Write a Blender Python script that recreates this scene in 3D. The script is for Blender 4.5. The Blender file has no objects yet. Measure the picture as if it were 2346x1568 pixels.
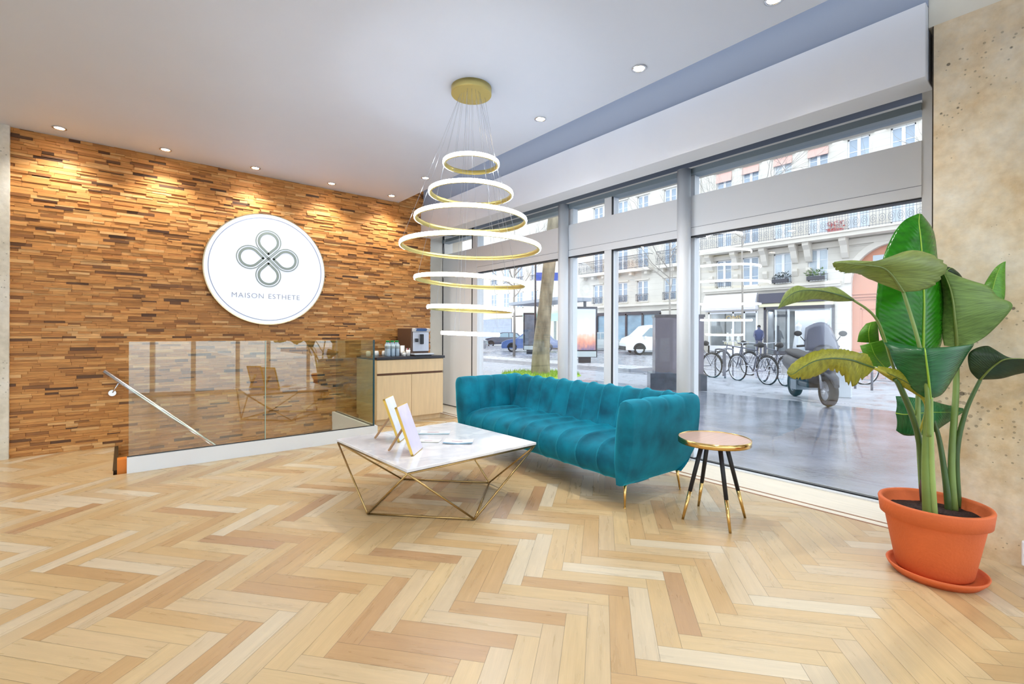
import bpy, math, random
from math import sin, cos, pi, radians, sqrt, atan
from mathutils import Vector, Matrix, Euler
random.seed(7)
S = bpy.context.scene
COL = S.collection

# ---------------- camera ----------------
F, CX, CY, EYE = 1073.0, 1173.0, 764.3, 1.2
PHI, RHO = radians(39.61), atan(8/2185)
FW = Vector((sin(PHI), cos(PHI), 0)); RT = Vector((cos(PHI), -sin(PHI), 0)); UP = Vector((0, 0, 1))
CR = RT*cos(RHO)+UP*sin(RHO); CU = UP*cos(RHO)-RT*sin(RHO)
cam = bpy.data.cameras.new('camera'); camo = bpy.data.objects.new('camera', cam); COL.objects.link(camo)
cam.sensor_width = 36; cam.lens = F/2346*36; cam.shift_y = -(784-CY)/2346; cam.clip_start = .05; cam.clip_end = 300
m = Matrix.Identity(4)
for i in range(3):
    m[i][0] = CR[i]; m[i][1] = CU[i]; m[i][2] = -FW[i]
m[0][3], m[1][3], m[2][3] = 0, 0, EYE
camo.matrix_world = m
S.camera = camo
# ---------------- sky, exposure ----------------
w = bpy.data.worlds.new('overcast_sky'); S.world = w; w.use_nodes = True
bg = w.node_tree.nodes['Background']; bg.inputs[0].default_value = (.86, .93, 1, 1); bg.inputs[1].default_value = 2.3
S.view_settings.view_transform = 'Standard'; S.view_settings.look = 'None'
S.view_settings.exposure = 0.42; S.view_settings.gamma = 1.0; S.view_settings.use_curve_mapping = False
cy = S.cycles
cy.use_denoising = True; cy.use_adaptive_sampling = True; cy.adaptive_threshold = .02; cy.max_bounces = 7; cy.diffuse_bounces = 4; cy.glossy_bounces = 4; cy.transmission_bounces = 4
cy.transparent_max_bounces = 16; cy.sample_clamp_indirect = 6; cy.caustics_reflective = False; cy.caustics_refractive = False
WALL_SPOT, ROOM_SPOT, LED = 48, 46, 19.0

# ---------------- pixel -> point measures taken off the photograph ----------------
def ray(px, py): return FW+CR*((px-CX)/F)+CU*((CY-py)/F)
def P(px, py, d): return Vector((0, 0, EYE))+ray(px, py)*d
def onz(px, py, z=0):
    r = ray(px, py); return Vector((0, 0, EYE))+r*((z-EYE)/r.z)
def onX(px, py, X):
    r = ray(px, py); return Vector((0, 0, EYE))+r*(X/r.x)
def onY(px, py, Y):
    r = ray(px, py); return Vector((0, 0, EYE))+r*(Y/r.y)

# ---------------- materials ----------------
def lin(c):
    out = []
    for v in c[:3]:
        v /= 255.0
        out.append(v/12.92 if v <= .04045 else ((v+.055)/1.055)**2.4)
    return (*out, 1)
def new_mat(name):
    mt = bpy.data.materials.new(name); mt.use_nodes = True
    nt = mt.node_tree; return mt, nt, nt.nodes['Principled BSDF']
def mat(name, rgb, rough=.5, metal=0, var=0, scale=8, bump=0, bscale=60, emit=0, sheen=0, coat=0, stretch=None, spec=.5, obj=True):
    """plain surface; var = tonal variation by noise, bump = fine relief"""
    mt, nt, b = new_mat(name)
    c = lin(rgb)
    b.inputs['Base Color'].default_value = c; b.inputs['Roughness'].default_value = rough; b.inputs['Metallic'].default_value = metal
    b.inputs['Specular IOR Level'].default_value = spec
    if sheen:
        b.inputs['Sheen Weight'].default_value = sheen; b.inputs['Sheen Roughness'].default_value = .4
    if coat:
        b.inputs['Coat Weight'].default_value = coat; b.inputs['Coat Roughness'].default_value = .08
    if emit:
        b.inputs['Emission Color'].default_value = c; b.inputs['Emission Strength'].default_value = emit
    tc = nt.nodes.new('ShaderNodeTexCoord'); src = tc.outputs['Object']
    if stretch:
        mp = nt.nodes.new('ShaderNodeMapping'); mp.inputs['Scale'].default_value = stretch
        nt.links.new(src, mp.inputs[0]); src = mp.outputs[0]
    if var:
        n = nt.nodes.new('ShaderNodeTexNoise'); n.inputs['Scale'].default_value = scale; n.inputs['Detail'].default_value = 5
        nt.links.new(src, n.inputs[0])
        r = nt.nodes.new('ShaderNodeValToRGB')
        lo = [max(0, v*(1-var)) for v in c[:3]]; hi = [min(1, v*(1+var)) for v in c[:3]]
        r.color_ramp.elements[0].position = .3; r.color_ramp.elements[1].position = .7
        r.color_ramp.elements[0].color = (*lo, 1); r.color_ramp.elements[1].color = (*hi, 1)
        nt.links.new(n.outputs[0], r.inputs[0]); nt.links.new(r.outputs[0], b.inputs['Base Color'])
    if bump:
        n2 = nt.nodes.new('ShaderNodeTexNoise'); n2.inputs['Scale'].default_value = bscale; n2.inputs['Detail'].default_value = 4
        nt.links.new(src, n2.inputs[0])
        bp = nt.nodes.new('ShaderNodeBump'); bp.inputs['Strength'].default_value = bump; bp.inputs['Distance'].default_value = .01
        nt.links.new(n2.outputs[0], bp.inputs['Height']); nt.links.new(bp.outputs[0], b.inputs['Normal'])
    return mt
def glass(name, tint=(1, 1, 1), f0=.04, gloss=(1, 1, 1)):
    """thin architectural glass: see-through, mirror-like by angle"""
    mt = bpy.data.materials.new(name); mt.use_nodes = True; nt = mt.node_tree; nt.nodes.clear()
    out = nt.nodes.new('ShaderNodeOutputMaterial'); mix = nt.nodes.new('ShaderNodeMixShader')
    tr = nt.nodes.new('ShaderNodeBsdfTransparent'); tr.inputs[0].default_value = (*tint, 1)
    gl = nt.nodes.new('ShaderNodeBsdfGlossy'); gl.inputs['Roughness'].default_value = 0; gl.inputs[0].default_value = (*gloss, 1)
    ge = nt.nodes.new('ShaderNodeNewGeometry'); dot = nt.nodes.new('ShaderNodeVectorMath'); dot.operation = 'DOT_PRODUCT'
    nt.links.new(ge.outputs['Incoming'], dot.inputs[0]); nt.links.new(ge.outputs['Normal'], dot.inputs[1])
    def mth(op, a, b=None):
        n = nt.nodes.new('ShaderNodeMath'); n.operation = op
        for i, v in enumerate((a, b)):
            if v is None: continue
            if isinstance(v, (int, float)): n.inputs[i].default_value = v
            else: nt.links.new(v, n.inputs[i])
        return n.outputs[0]
    a = mth('ABSOLUTE', dot.outputs['Value']); a = mth('SUBTRACT', 1.0, a); a = mth('POWER', a, 5.0)
    a = mth('MULTIPLY', a, 1-f0); a = mth('ADD', a, f0)
    nt.links.new(a, mix.inputs[0]); nt.links.new(tr.outputs[0], mix.inputs[1]); nt.links.new(gl.outputs[0], mix.inputs[2])
    nt.links.new(mix.outputs[0], out.inputs[0])
    return mt

# ---------------- mesh builder ----------------
class MB:
    def __init__(s): s.v = []; s.f = []; s.uv = {}; s.col = {}
    def add(s, vs, fs):
        o = len(s.v); s.v += [tuple(v) for v in vs]; n0 = len(s.f)
        s.f += [tuple(i+o for i in f) for f in fs]; return n0
    def box(s, x0, y0, z0, x1, y1, z1, M=None):
        vs = [Vector((x, y, z)) for x in (x0, x1) for y in (y0, y1) for z in (z0, z1)]
        if M is not None: vs = [M @ v for v in vs]
        return s.add(vs, [(0, 1, 3, 2), (4, 6, 7, 5), (0, 4, 5, 1), (2, 3, 7, 6), (0, 2, 6, 4), (1, 5, 7, 3)])
    def cyl(s, a, b, r0, r1=None, n=16, caps=True):
        a = Vector(a); b = Vector(b); r1 = r0 if r1 is None else r1
        return s.tube([a, b], [r0, r1], n, caps)
    def tube(s, pts, r, n=10, caps=True, closed=False):
        pts = [Vector(p) for p in pts]; k = len(pts)
        if not isinstance(r, (list, tuple)): r = [r]*k
        T = []
        for i in range(k):
            if closed: t = pts[(i+1) % k]-pts[i-1]
            else: t = pts[min(i+1, k-1)]-pts[max(i-1, 0)]
            T.append(t.normalized())
        u = T[0].orthogonal().normalized(); vs = []
        for i in range(k):
            u = (u-T[i]*u.dot(T[i])).normalized(); w_ = T[i].cross(u)
            for j in range(n):
                an = 2*pi*j/n; vs.append(pts[i]+(u*cos(an)+w_*sin(an))*r[i])
        fs = []
        for i in range(k if closed else k-1):
            i2 = (i+1) % k
            for j in range(n): fs.append((i*n+j, i*n+(j+1) % n, i2*n+(j+1) % n, i2*n+j))
        if caps and not closed: fs.append(tuple(range(n-1, -1, -1))); fs.append(tuple((k-1)*n+j for j in range(n)))
        return s.add(vs, fs)
    def lathe(s, prof, c=(0, 0, 0), n=32, sx=1, sy=1, closed=False):
        vs = []; k = len(prof)
        for (r, z) in prof:
            for j in range(n):
                a = 2*pi*j/n; vs.append((c[0]+r*cos(a)*sx, c[1]+r*sin(a)*sy, c[2]+z))
        fs = []
        for i in range(k if closed else k-1):
            i2 = (i+1) % k
            for j in range(n): fs.append((i*n+j, i*n+(j+1) % n, i2*n+(j+1) % n, i2*n+j))
        if not closed:
            if prof[0][0] > 1e-6: fs.append(tuple(range(n-1, -1, -1)))
            if prof[-1][0] > 1e-6: fs.append(tuple((k-1)*n+j for j in range(n)))
        return s.add(vs, fs)
    def grid(s, rows, closed_u=False):
        k = len(rows); n = len(rows[0]); vs = [p for r in rows for p in r]; fs = []
        for i in range(k-1):
            for j in range(n if closed_u else n-1):
                fs.append((i*n+j, i*n+(j+1) % n, (i+1)*n+(j+1) % n, (i+1)*n+j))
        return s.add(vs, fs)
    def prism(s, poly, z0, z1, axis='z', M=None):
        n = len(poly)
        def mk(p, h):
            v = Vector((p[0], p[1], h)) if axis == 'z' else (Vector((h, p[0], p[1])) if axis == 'x' else Vector((p[0], h, p[1])))
            return M @ v if M is not None else v
        vs = [mk(p, z0) for p in poly]+[mk(p, z1) for p in poly]
        fs = [tuple(range(n-1, -1, -1)), tuple(range(n, 2*n))]+[(i, (i+1) % n, n+(i+1) % n, n+i) for i in range(n)]
        return s.add(vs, fs)
    def sphere(s, c, r, n=12, m_=8, sc=(1, 1, 1)):
        prof = [(r*sin(pi*i/m_), -r*cos(pi*i/m_)) for i in range(m_+1)]
        vs = []; fs = []
        for (q, z) in prof:
            for j in range(n):
                a = 2*pi*j/n; vs.append((c[0]+q*cos(a)*sc[0], c[1]+q*sin(a)*sc[1], c[2]+z*sc[2]))
        for i in range(m_):
            for j in range(n): fs.append((i*n+j, i*n+(j+1) % n, (i+1)*n+(j+1) % n, (i+1)*n+j))
        return s.add(vs, fs)
    def build(s, name, material, parent=None, smooth=False, label=None, bevel=0, mats=None):
        me = bpy.data.meshes.new(name); me.from_pydata(s.v, [], s.f); me.validate(verbose=False); me.update()
        o = bpy.data.objects.new(name, me); COL.objects.link(o)
        for mm in (mats or [material]): me.materials.append(mm)
        if smooth:
            me.polygons.foreach_set('use_smooth', [True]*len(me.polygons))
        if parent is not None:
            o.parent = parent; o.matrix_parent_inverse = Matrix.Identity(4)
            o.matrix_basis = Matrix.Translation(-parent.location) if parent.get('_w', 1) and parent.parent is None else Matrix.Identity(4)
            if parent.parent is None and (parent.rotation_euler.z or 0) != 0: o.matrix_basis = Matrix.Identity(4)
        if label: o['label'] = label
        if bevel:
            md = o.modifiers.new('bevel', 'BEVEL'); md.width = bevel; md.segments = 2; md.limit_method = 'ANGLE'
        return o
def tag(o, label, cat, group=None, kind=None):
    o['label'] = label; o['category'] = cat
    if group: o['group'] = group
    if kind: o['kind'] = kind
    return o
def struct(o): o['kind'] = 'structure'; return o
def thing(name, label, cat, loc=(0, 0, 0), group=None, rotz=0):
    """Empty at a thing's base. rotz==0: parts are given in world coordinates; otherwise in local ones"""
    o = bpy.data.objects.new(name, None); COL.objects.link(o); o.location = loc; o.rotation_euler = (0, 0, rotz)
    o.empty_display_size = .1
    return tag(o, label, cat, group)
def local(name, label, cat, loc, rotz, group=None):
    """Empty whose parts are given in local coordinates, whatever its turn"""
    o = thing(name, label, cat, loc, group, rotz if rotz else 1e-6); return o
def copy_tree(o, parent=None):
    c = o.copy(); COL.objects.link(c); c.parent = parent
    for ch in list(o.children): copy_tree(ch, c)
    return c
def place(o, loc, rotz, label, group=None):
    o.location = loc; o.rotation_euler = (0, 0, rotz or 1e-6); o['label'] = label
    if group: o['group'] = group
    return o
def catmull(pts, n):
    pts = [Vector(p) for p in pts]; out = []
    k = len(pts)
    for i in range(k-1):
        p0 = pts[max(i-1, 0)]; p1 = pts[i]; p2 = pts[i+1]; p3 = pts[min(i+2, k-1)]
        for j in range(n):
            t = j/n
            out.append(.5*((2*p1)+(-p0+p2)*t+(2*p0-5*p1+4*p2-p3)*t*t+(-p0+3*p1-3*p2+p3)*t**3))
    out.append(pts[-1]); return out
def text(name, body, size, mt, parent, M, extrude=.002, align='CENTER', spacing=1.0, label=None, offset=0):
    c = bpy.data.curves.new(name, 'FONT'); c.body = body; c.size = size; c.extrude = extrude; c.align_x = align; c.align_y = 'CENTER'
    c.space_character = spacing; c.offset = offset
    tmp = bpy.data.objects.new(name, c); COL.objects.link(tmp); dg = bpy.context.evaluated_depsgraph_get(); dg.update()
    me = bpy.data.meshes.new_from_object(tmp.evaluated_get(dg)); bpy.data.objects.remove(tmp); me.materials.clear(); me.materials.append(mt)
    o = bpy.data.objects.new(name, me); COL.objects.link(o)
    if parent: o.parent = parent
    o.matrix_basis = M
    if label: o['label'] = label
    return o

# ---------------- shared materials ----------------
M = {}
M['white'] = mat('daylight_tinted_white', (226, 231, 240), .55, var=.02, scale=2)  # white with a little of the daylight's blue cast in the colour
M['ceil'] = mat('daylight_tinted_ceiling', (214, 224, 242), .6, var=.015, scale=1.5)  # bluish cast of the daylight is mixed into the ceiling colour
M['frame'] = mat('white_window_lacquer', (238, 242, 248), .35)
M['shade'] = mat('recess_shade_grey', (152, 162, 180), .6)  # shade inside the recess is put into this grey
M['darkrec'] = mat('dark_blind_pocket', (52, 66, 84), .5)
M['headgrey'] = mat('grey_head_rail', (136, 152, 164), .4)
M['black'] = mat('black_gasket', (28, 30, 36), .5)
M['brass'] = mat('satin_brass', (214, 198, 128), .42, 1)
M['gold'] = mat('polished_gold', (222, 186, 118), .2, 1)
M['bronze'] = mat('antique_brass_bar', (176, 148, 98), .28, 1)
M['steel'] = mat('brushed_steel', (225, 228, 235), .22, 1)
M['led'] = mat('lit_diffuser', (244, 250, 255), .5, emit=LED)
M['lampglow'] = mat('lit_lamp_lens', (255, 246, 228), .5, emit=14)
M['glass'] = glass('window_glass', (.96, .975, .98), .055)
M['railglass'] = glass('railing_glass', (.90, .93, .86), .085)
M['dark'] = mat('dark_plastic', (34, 36, 42), .4)
# =====================================================================
#                          ROOM SHELL
# =====================================================================
D, HC, W = 6.444, 3.134, 4.172
WX = 3.67                                   # where the wood cladding ends
# ---- herringbone floor: every plank a quad, clipped to the floor's rectangles
def clip(poly, x0, y0, x1, y1):
    for ax, lim, sgn in ((0, x0, 1), (0, x1, -1), (1, y0, 1), (1, y1, -1)):
        out = []
        for i in range(len(poly)):
            a, b = poly[i-1], poly[i]
            da, db = sgn*(a[ax]-lim), sgn*(b[ax]-lim)
            if (da < 0) != (db < 0):
                t = da/(da-db); out.append(tuple(a[k]+(b[k]-a[k])*t for k in range(len(a))))
            if db >= 0: out.append(b)
        poly = out
        if not poly: return poly
    return poly
def rear(x): return .08+(x-3.565)*.28          # line of the glazed shopfront behind the camera
def clip_rear(poly):
    out = []
    for i in range(len(poly)):
        a, b = poly[i-1], poly[i]; da, db = a[1]-rear(a[0]), b[1]-rear(b[0])
        if (da < 0) != (db < 0):
            t = da/(da-db); out.append(tuple(a[k]+(b[k]-a[k])*t for k in range(len(a))))
        if db >= 0: out.append(b)
    return out
def floor_material():
    mt, nt, b = new_mat('oiled_beech_parquet')
    N = nt.nodes.new; L = nt.links.new
    uv = N('ShaderNodeUVMap'); uv.uv_map = 'grain'
    at = N('ShaderNodeAttribute'); at.attribute_name = 'plank'
    mp = N('ShaderNodeMapping'); mp.inputs['Scale'].default_value = (1.6, 16, 1); L(uv.outputs[0], mp.inputs[0])
    n1 = N('ShaderNodeTexNoise'); n1.inputs['Scale'].default_value = 2.2; n1.inputs['Detail'].default_value = 3; n1.inputs['Distortion'].default_value = .4
    L(mp.outputs[0], n1.inputs[0])
    mp2 = N('ShaderNodeMapping'); mp2.inputs['Scale'].default_value = (3, 120, 1); L(uv.outputs[0], mp2.inputs[0])
    n2 = N('ShaderNodeTexNoise'); n2.inputs['Scale'].default_value = 3; n2.inputs['Detail'].default_value = 3; L(mp2.outputs[0], n2.inputs[0])
    ramp = N('ShaderNodeValToRGB'); cr = ramp.color_ramp
    cr.elements[0].position = 0; cr.elements[0].color = lin((180, 142, 104)); cr.elements[1].position = 1; cr.elements[1].color = lin((212, 196, 168))
    for p_, c_ in ((.12, (190, 154, 108)), (.35, (200, 169, 122)), (.6, (205, 178, 134)), (.82, (200, 175, 138))):
        e = cr.elements.new(p_); e.color = lin(c_)
    L(at.outputs['Fac'], ramp.inputs[0])
    r1 = N('ShaderNodeMapRange'); r1.inputs['From Min'].default_value = .3; r1.inputs['From Max'].default_value = .72
    r1.inputs['To Min'].default_value = .92; r1.inputs['To Max'].default_value = 1.06; L(n1.outputs[0], r1.inputs[0])
    r2 = N('ShaderNodeMapRange'); r2.inputs['From Min'].default_value = .3; r2.inputs['From Max'].default_value = .7
    r2.inputs['To Min'].default_value = .95; r2.inputs['To Max'].default_value = 1.04; L(n2.outputs[0], r2.inputs[0])
    mul = N('ShaderNodeMath'); mul.operation = 'MULTIPLY'; L(r1.outputs[0], mul.inputs[0]); L(r2.outputs[0], mul.inputs[1])
    # joints between the planks
    uj = N('ShaderNodeUVMap'); uj.uv_map = 'joint'; sp = N('ShaderNodeSeparateXYZ'); L(uj.outputs[0], sp.inputs[0])
    def edge(o, length):
        a = N('ShaderNodeMath'); a.operation = 'SUBTRACT'; a.inputs[0].default_value = length; L(o, a.inputs[1])
        c = N('ShaderNodeMath'); c.operation = 'MINIMUM'; L(o, c.inputs[0]); L(a.outputs[0], c.inputs[1]); return c.outputs[0]
    mn = N('ShaderNodeMath'); mn.operation = 'MINIMUM'; L(edge(sp.outputs[0], PL), mn.inputs[0]); L(edge(sp.outputs[1], PW), mn.inputs[1])
    jr = N('ShaderNodeMapRange'); jr.inputs['From Min'].default_value = .0003; jr.inputs['From Max'].default_value = .0014
    jr.inputs['To Min'].default_value = .42; jr.inputs['To Max'].default_value = 1; L(mn.outputs[0], jr.inputs[0])
    m3 = N('ShaderNodeMath'); m3.operation = 'MULTIPLY'; L(mul.outputs[0], m3.inputs[0]); L(jr.outputs[0], m3.inputs[1])
    vm = N('ShaderNodeVectorMath'); vm.operation = 'SCALE'; L(ramp.outputs[0], vm.inputs[0]); L(m3.outputs[0], vm.inputs['Scale'])
    L(vm.outputs[0], b.inputs['Base Color'])
    b.inputs['Roughness'].default_value = .3; b.inputs['Specular IOR Level'].default_value = .55
    rr = N('ShaderNodeMapRange'); rr.inputs['To Min'].default_value = .2; rr.inputs['To Max'].default_value = .4; L(n1.outputs[0], rr.inputs[0]); L(rr.outputs[0], b.inputs['Roughness'])
    bp = N('ShaderNodeBump'); bp.inputs['Strength'].default_value = .25; bp.inputs['Distance'].default_value = .002
    L(m3.outputs[0], bp.inputs['Height']); L(bp.outputs[0], b.inputs['Normal'])
    return mt
PW, PL = .09, .5
def herringbone():
    al = radians(39.5); A = Vector((cos(al), sin(al))); B = Vector((sin(al), -cos(al))); O = Vector((1.59, 1.383))
    rects = [(-6, -6, 3.64, 5.145), (-6, 5.145, -.07, D+.05), (2.214, 5.145, 3.64, D+.05)]
    vs, fs, uvg, uvj, col = [], [], [], [], []
    for i in range(-130, 131):
        for j in range(-14, 15):
            b0 = i*PW+j*(PL-PW); a0 = i*PW+j*(-PW-PL)
            c = O+B*b0+A*a0
            if abs(c.x+1.2) > 6 or abs(c.y-.3) > 7.5: continue
            for kind in (0, 1):
                if kind == 0: o2 = c-B*PL-A*PW; du, dv = B, A       # plank running along B
                else: o2 = c-B*PW-A*(PW+PL); du, dv = A, B
                r = random.random(); ox, oy = random.random()*50, random.random()*50
                poly = []
                for (u, v) in ((0, 0), (PL, 0), (PL, PW), (0, PW)):
                    p = o2+du*u+dv*v; poly.append((p.x, p.y, u, v))
                for rc in rects:
                    q = clip(poly, *rc)
                    if q and q[0][1] < 1: q = clip_rear(q)
                    if len(q) < 3: continue
                    s0 = len(vs)
                    area = sum(q[k-1][0]*q[k][1]-q[k][0]*q[k-1][1] for k in range(len(q)))
                    if area < 0: q = q[::-1]
                    for p in q: vs.append((p[0], p[1], 0))
                    fs.append(tuple(range(s0, len(vs))))
                    for p in q:
                        uvj.append((p[2], p[3])); uvg.append((p[2]+ox, p[3]+oy)); col.append(r)
    me = bpy.data.meshes.new('floor'); me.from_pydata(vs, [], fs); me.update()
    u1 = me.uv_layers.new(name='grain'); u2 = me.uv_layers.new(name='joint')
    flat = [c for p in uvg for c in p]; u1.data.foreach_set('uv', flat)
    flat = [c for p in uvj for c in p]; u2.data.foreach_set('uv', flat)
    at = me.attributes.new('plank', 'FLOAT', 'CORNER'); at.data.foreach_set('value', col)
    me.materials.append(floor_material())
    o = bpy.data.objects.new('floor', me); COL.objects.link(o); return struct(o)
herringbone()
M['palewood'] = mat('pale_border_boards', (238, 226, 205), .25, var=.06, scale=3, stretch=(14, 1, 1), spec=.6)
M['inlay'] = mat('dark_inlay_strip', (150, 96, 52), .4)
b = MB(); b.box(3.64, .1, -.06, W+.02, D+.6, -.0005); struct(b.build('trim_1', M['palewood']))           # pale border along the window
b = MB(); b.box(3.645, .1, -.02, 3.662, D, .0015); b.box(3.728, .1, -.02, 3.742, D, .0015)
struct(b.build('trim_2', M['inlay']))
b = MB(); b.prism([(-6, rear(-6)), (3.64, rear(3.64)), (3.64, 5.145), (-6, 5.145)], -.3, -.004); b.box(-6, 5.145, -.3, -.07, D+.3, -.004); b.box(2.214, 5.145, -.3, 3.64, D+.3, -.004)
struct(b.build('floor_screed', mat('screed', (120, 110, 100), .8)))

# ---- wood mosaic wall: real strips of random depth
def strip_material():
    mt, nt, b = new_mat('reclaimed_teak_strips')
    N = nt.nodes.new; L = nt.links.new
    at = N('ShaderNodeAttribute'); at.attribute_name = 'strip'
    ramp = N('ShaderNodeValToRGB'); cr = ramp.color_ramp
    cr.elements[0].position = 0; cr.elements[0].color = lin((72, 42, 20)); cr.elements[1].position = 1; cr.elements[1].color = lin((226, 178, 118))
    for p_, c_ in ((.08, (112, 72, 36)), (.2, (160, 104, 50)), (.45, (194, 132, 66)), (.75, (210, 150, 82)), (.92, (220, 168, 104))):
        e = cr.elements.new(p_); e.color = lin(c_)
    L(at.outputs['Fac'], ramp.inputs[0])
    tc = N('ShaderNodeTexCoord'); mp = N('ShaderNodeMapping'); mp.inputs['Scale'].default_value = (6, 6, 90); L(tc.outputs['Object'], mp.inputs[0])
    n = N('ShaderNodeTexNoise'); n.inputs['Scale'].default_value = 2; n.inputs['Detail'].default_value = 5; L(mp.outputs[0], n.inputs[0])
    r = N('ShaderNodeMapRange'); r.inputs['From Min'].default_value = .3; r.inputs['From Max'].default_value = .7
    r.inputs['To Min'].default_value = .74; r.inputs['To Max'].default_value = 1.16; L(n.outputs[0], r.inputs[0])
    vm = N('ShaderNodeVectorMath'); vm.operation = 'SCALE'; L(ramp.outputs[0], vm.inputs[0]); L(r.outputs[0], vm.inputs['Scale'])
    L(vm.outputs[0], b.inputs['Base Color']); b.inputs['Roughness'].default_value = .5
    return mt
def wood_wall():
    rnd = random.Random(3)
    vs, fs, col = [], [], []
    z = -1.6
    while z < 3.48:
        hh = rnd.choice((.022, .026, .028, .032)); x = -.85+rnd.random()*-.1
        while x < WX:
            ll = rnd.uniform(.08, .24); xa, xb = max(x, -.84), min(x+ll, WX)
            if xb-xa > .005:
                rows = [(z, z+hh)] if rnd.random() < .8 else [(z, z+hh*.5), (z+hh*.5, z+hh)]
                for (za, zb) in rows:
                    d = rnd.choice((0, .003, .006, .01, .014)); v = min(1, max(0, rnd.gauss(.58, .17)))
                    if rnd.random() < .085: v = rnd.random()*.18
                    if rnd.random() < .07: v = .9+rnd.random()*.1
                    yf = D-.004-d; o = len(vs); e = .0006
                    vs += [(xa+e, yf, za+e), (xb-e, yf, za+e), (xb-e, yf, zb-e), (xa+e, yf, zb-e), (xa+e, D+.012, za+e), (xb-e, D+.012, za+e), (xb-e, D+.012, zb-e), (xa+e, D+.012, zb-e)]
                    ff = [(0, 1, 2, 3), (0, 4, 5, 1), (3, 2, 6, 7), (1, 5, 6, 2), (0, 3, 7, 4)]
                    fs += [tuple(i+o for i in f) for f in ff]; col += [v]*20
            x += ll
        z += hh
    o = len(vs); vs += [(-.85, D+.011, -1.7), (WX, D+.011, -1.7), (WX, D+.011, 3.5), (-.85, D+.011, 3.5)]; fs.append((o, o+1, o+2, o+3)); col += [0]*4
    me = bpy.data.meshes.new('wall_back'); me.from_pydata(vs, [], fs); me.update()
    at = me.attributes.new('strip', 'FLOAT', 'CORNER'); at.data.foreach_set('value', col)
    me.materials.append(strip_material())
    ob = bpy.data.objects.new('wall_back', me); COL.objects.link(ob); struct(ob)
wood_wall()

# ---- raw concrete piers
def concrete(name, c0, c1, c2, pit=.5, spots=14):
    mt, nt, b = new_mat(name); N = nt.nodes.new; L = nt.links.new
    tc = N('ShaderNodeTexCoord')
    n = N('ShaderNodeTexNoise'); n.inputs['Scale'].default_value = 2.6; n.inputs['Detail'].default_value = 10; n.inputs['Roughness'].default_value = .68; L(tc.outputs['Object'], n.inputs[0])
    r = N('ShaderNodeValToRGB'); r.color_ramp.elements[0].position = .32; r.color_ramp.elements[0].color = lin(c0)
    r.color_ramp.elements[1].position = .7; r.color_ramp.elements[1].color = lin(c2); e = r.color_ramp.elements.new(.5); e.color = lin(c1)
    L(n.outputs[0], r.inputs[0])
    n3 = N('ShaderNodeTexNoise'); n3.inputs['Scale'].default_value = 22; n3.inputs['Detail'].default_value = 6; L(tc.outputs['Object'], n3.inputs[0])
    r3 = N('ShaderNodeMapRange'); r3.inputs['From Min'].default_value = .3; r3.inputs['From Max'].default_value = .7; r3.inputs['To Min'].default_value = .9; r3.inputs['To Max'].default_value = 1.07; L(n3.outputs[0], r3.inputs[0])
    # air holes in the cast face
    v = N('ShaderNodeTexVoronoi'); v.inputs['Scale'].default_value = spots; L(tc.outputs['Object'], v.inputs['Vector'])
    n4 = N('ShaderNodeTexNoise'); n4.inputs['Scale'].default_value = 3; L(tc.outputs['Object'], n4.inputs[0])
    th = N('ShaderNodeMapRange'); th.inputs['From Min'].default_value = .35; th.inputs['From Max'].default_value = .75; th.inputs['To Min'].default_value = .0; th.inputs['To Max'].default_value = .10; L(n4.outputs[0], th.inputs[0])
    sb = N('ShaderNodeMath'); sb.operation = 'SUBTRACT'; L(v.outputs['Distance'], sb.inputs[0]); L(th.outputs[0], sb.inputs[1])
    st = N('ShaderNodeMapRange'); st.inputs['From Min'].default_value = .0; st.inputs['From Max'].default_value = .03; st.inputs['To Min'].default_value = pit; st.inputs['To Max'].default_value = 1; L(sb.outputs[0], st.inputs[0])
    v2 = N('ShaderNodeTexVoronoi'); v2.inputs['Scale'].default_value = 34; L(tc.outputs['Object'], v2.inputs['Vector'])
    t2 = N('ShaderNodeMapRange'); t2.inputs['From Min'].default_value = .45; t2.inputs['From Max'].default_value = .72; t2.inputs['To Min'].default_value = .0; t2.inputs['To Max'].default_value = .3; L(n4.outputs[0], t2.inputs[0])
    s2 = N('ShaderNodeMath'); s2.operation = 'SUBTRACT'; L(v2.outputs['Distance'], s2.inputs[0]); L(t2.outputs[0], s2.inputs[1])
    q2 = N('ShaderNodeMapRange'); q2.inputs['From Min'].default_value = .0; q2.inputs['From Max'].default_value = .06; q2.inputs['To Min'].default_value = .62; q2.inputs['To Max'].default_value = 1; L(s2.outputs[0], q2.inputs[0])
    m0 = N('ShaderNodeMath'); m0.operation = 'MULTIPLY'; L(r3.outputs[0], m0.inputs[0]); L(q2.outputs[0], m0.inputs[1])
    mu = N('ShaderNodeMath'); mu.operation = 'MULTIPLY'; L(m0.outputs[0], mu.inputs[0]); L(st.outputs[0], mu.inputs[1])
    vm = N('ShaderNodeVectorMath'); vm.operation = 'SCALE'; L(r.outputs[0], vm.inputs[0]); L(mu.outputs[0], vm.inputs['Scale'])
    L(vm.outputs[0], b.inputs['Base Color']); b.inputs['Roughness'].default_value = .8
    bp = N('ShaderNodeBump'); bp.inputs['Strength'].default_value = .5; bp.inputs['Distance'].default_value = .01; L(mu.outputs[0], bp.inputs['Height']); L(bp.outputs[0], b.inputs['Normal'])
    return mt
M['conc'] = concrete('honey_raw_concrete', (208, 178, 132), (226, 208, 176), (234, 226, 208), .3, 9)
M['concpale'] = concrete('pale_raw_concrete', (205, 198, 180), (222, 216, 200), (232, 229, 220), .6, 9)
b = MB(); b.box(3.565, .07, -.05, W+.16, .53, 2.97); struct(b.build('wall_right', M['conc']))
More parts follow.
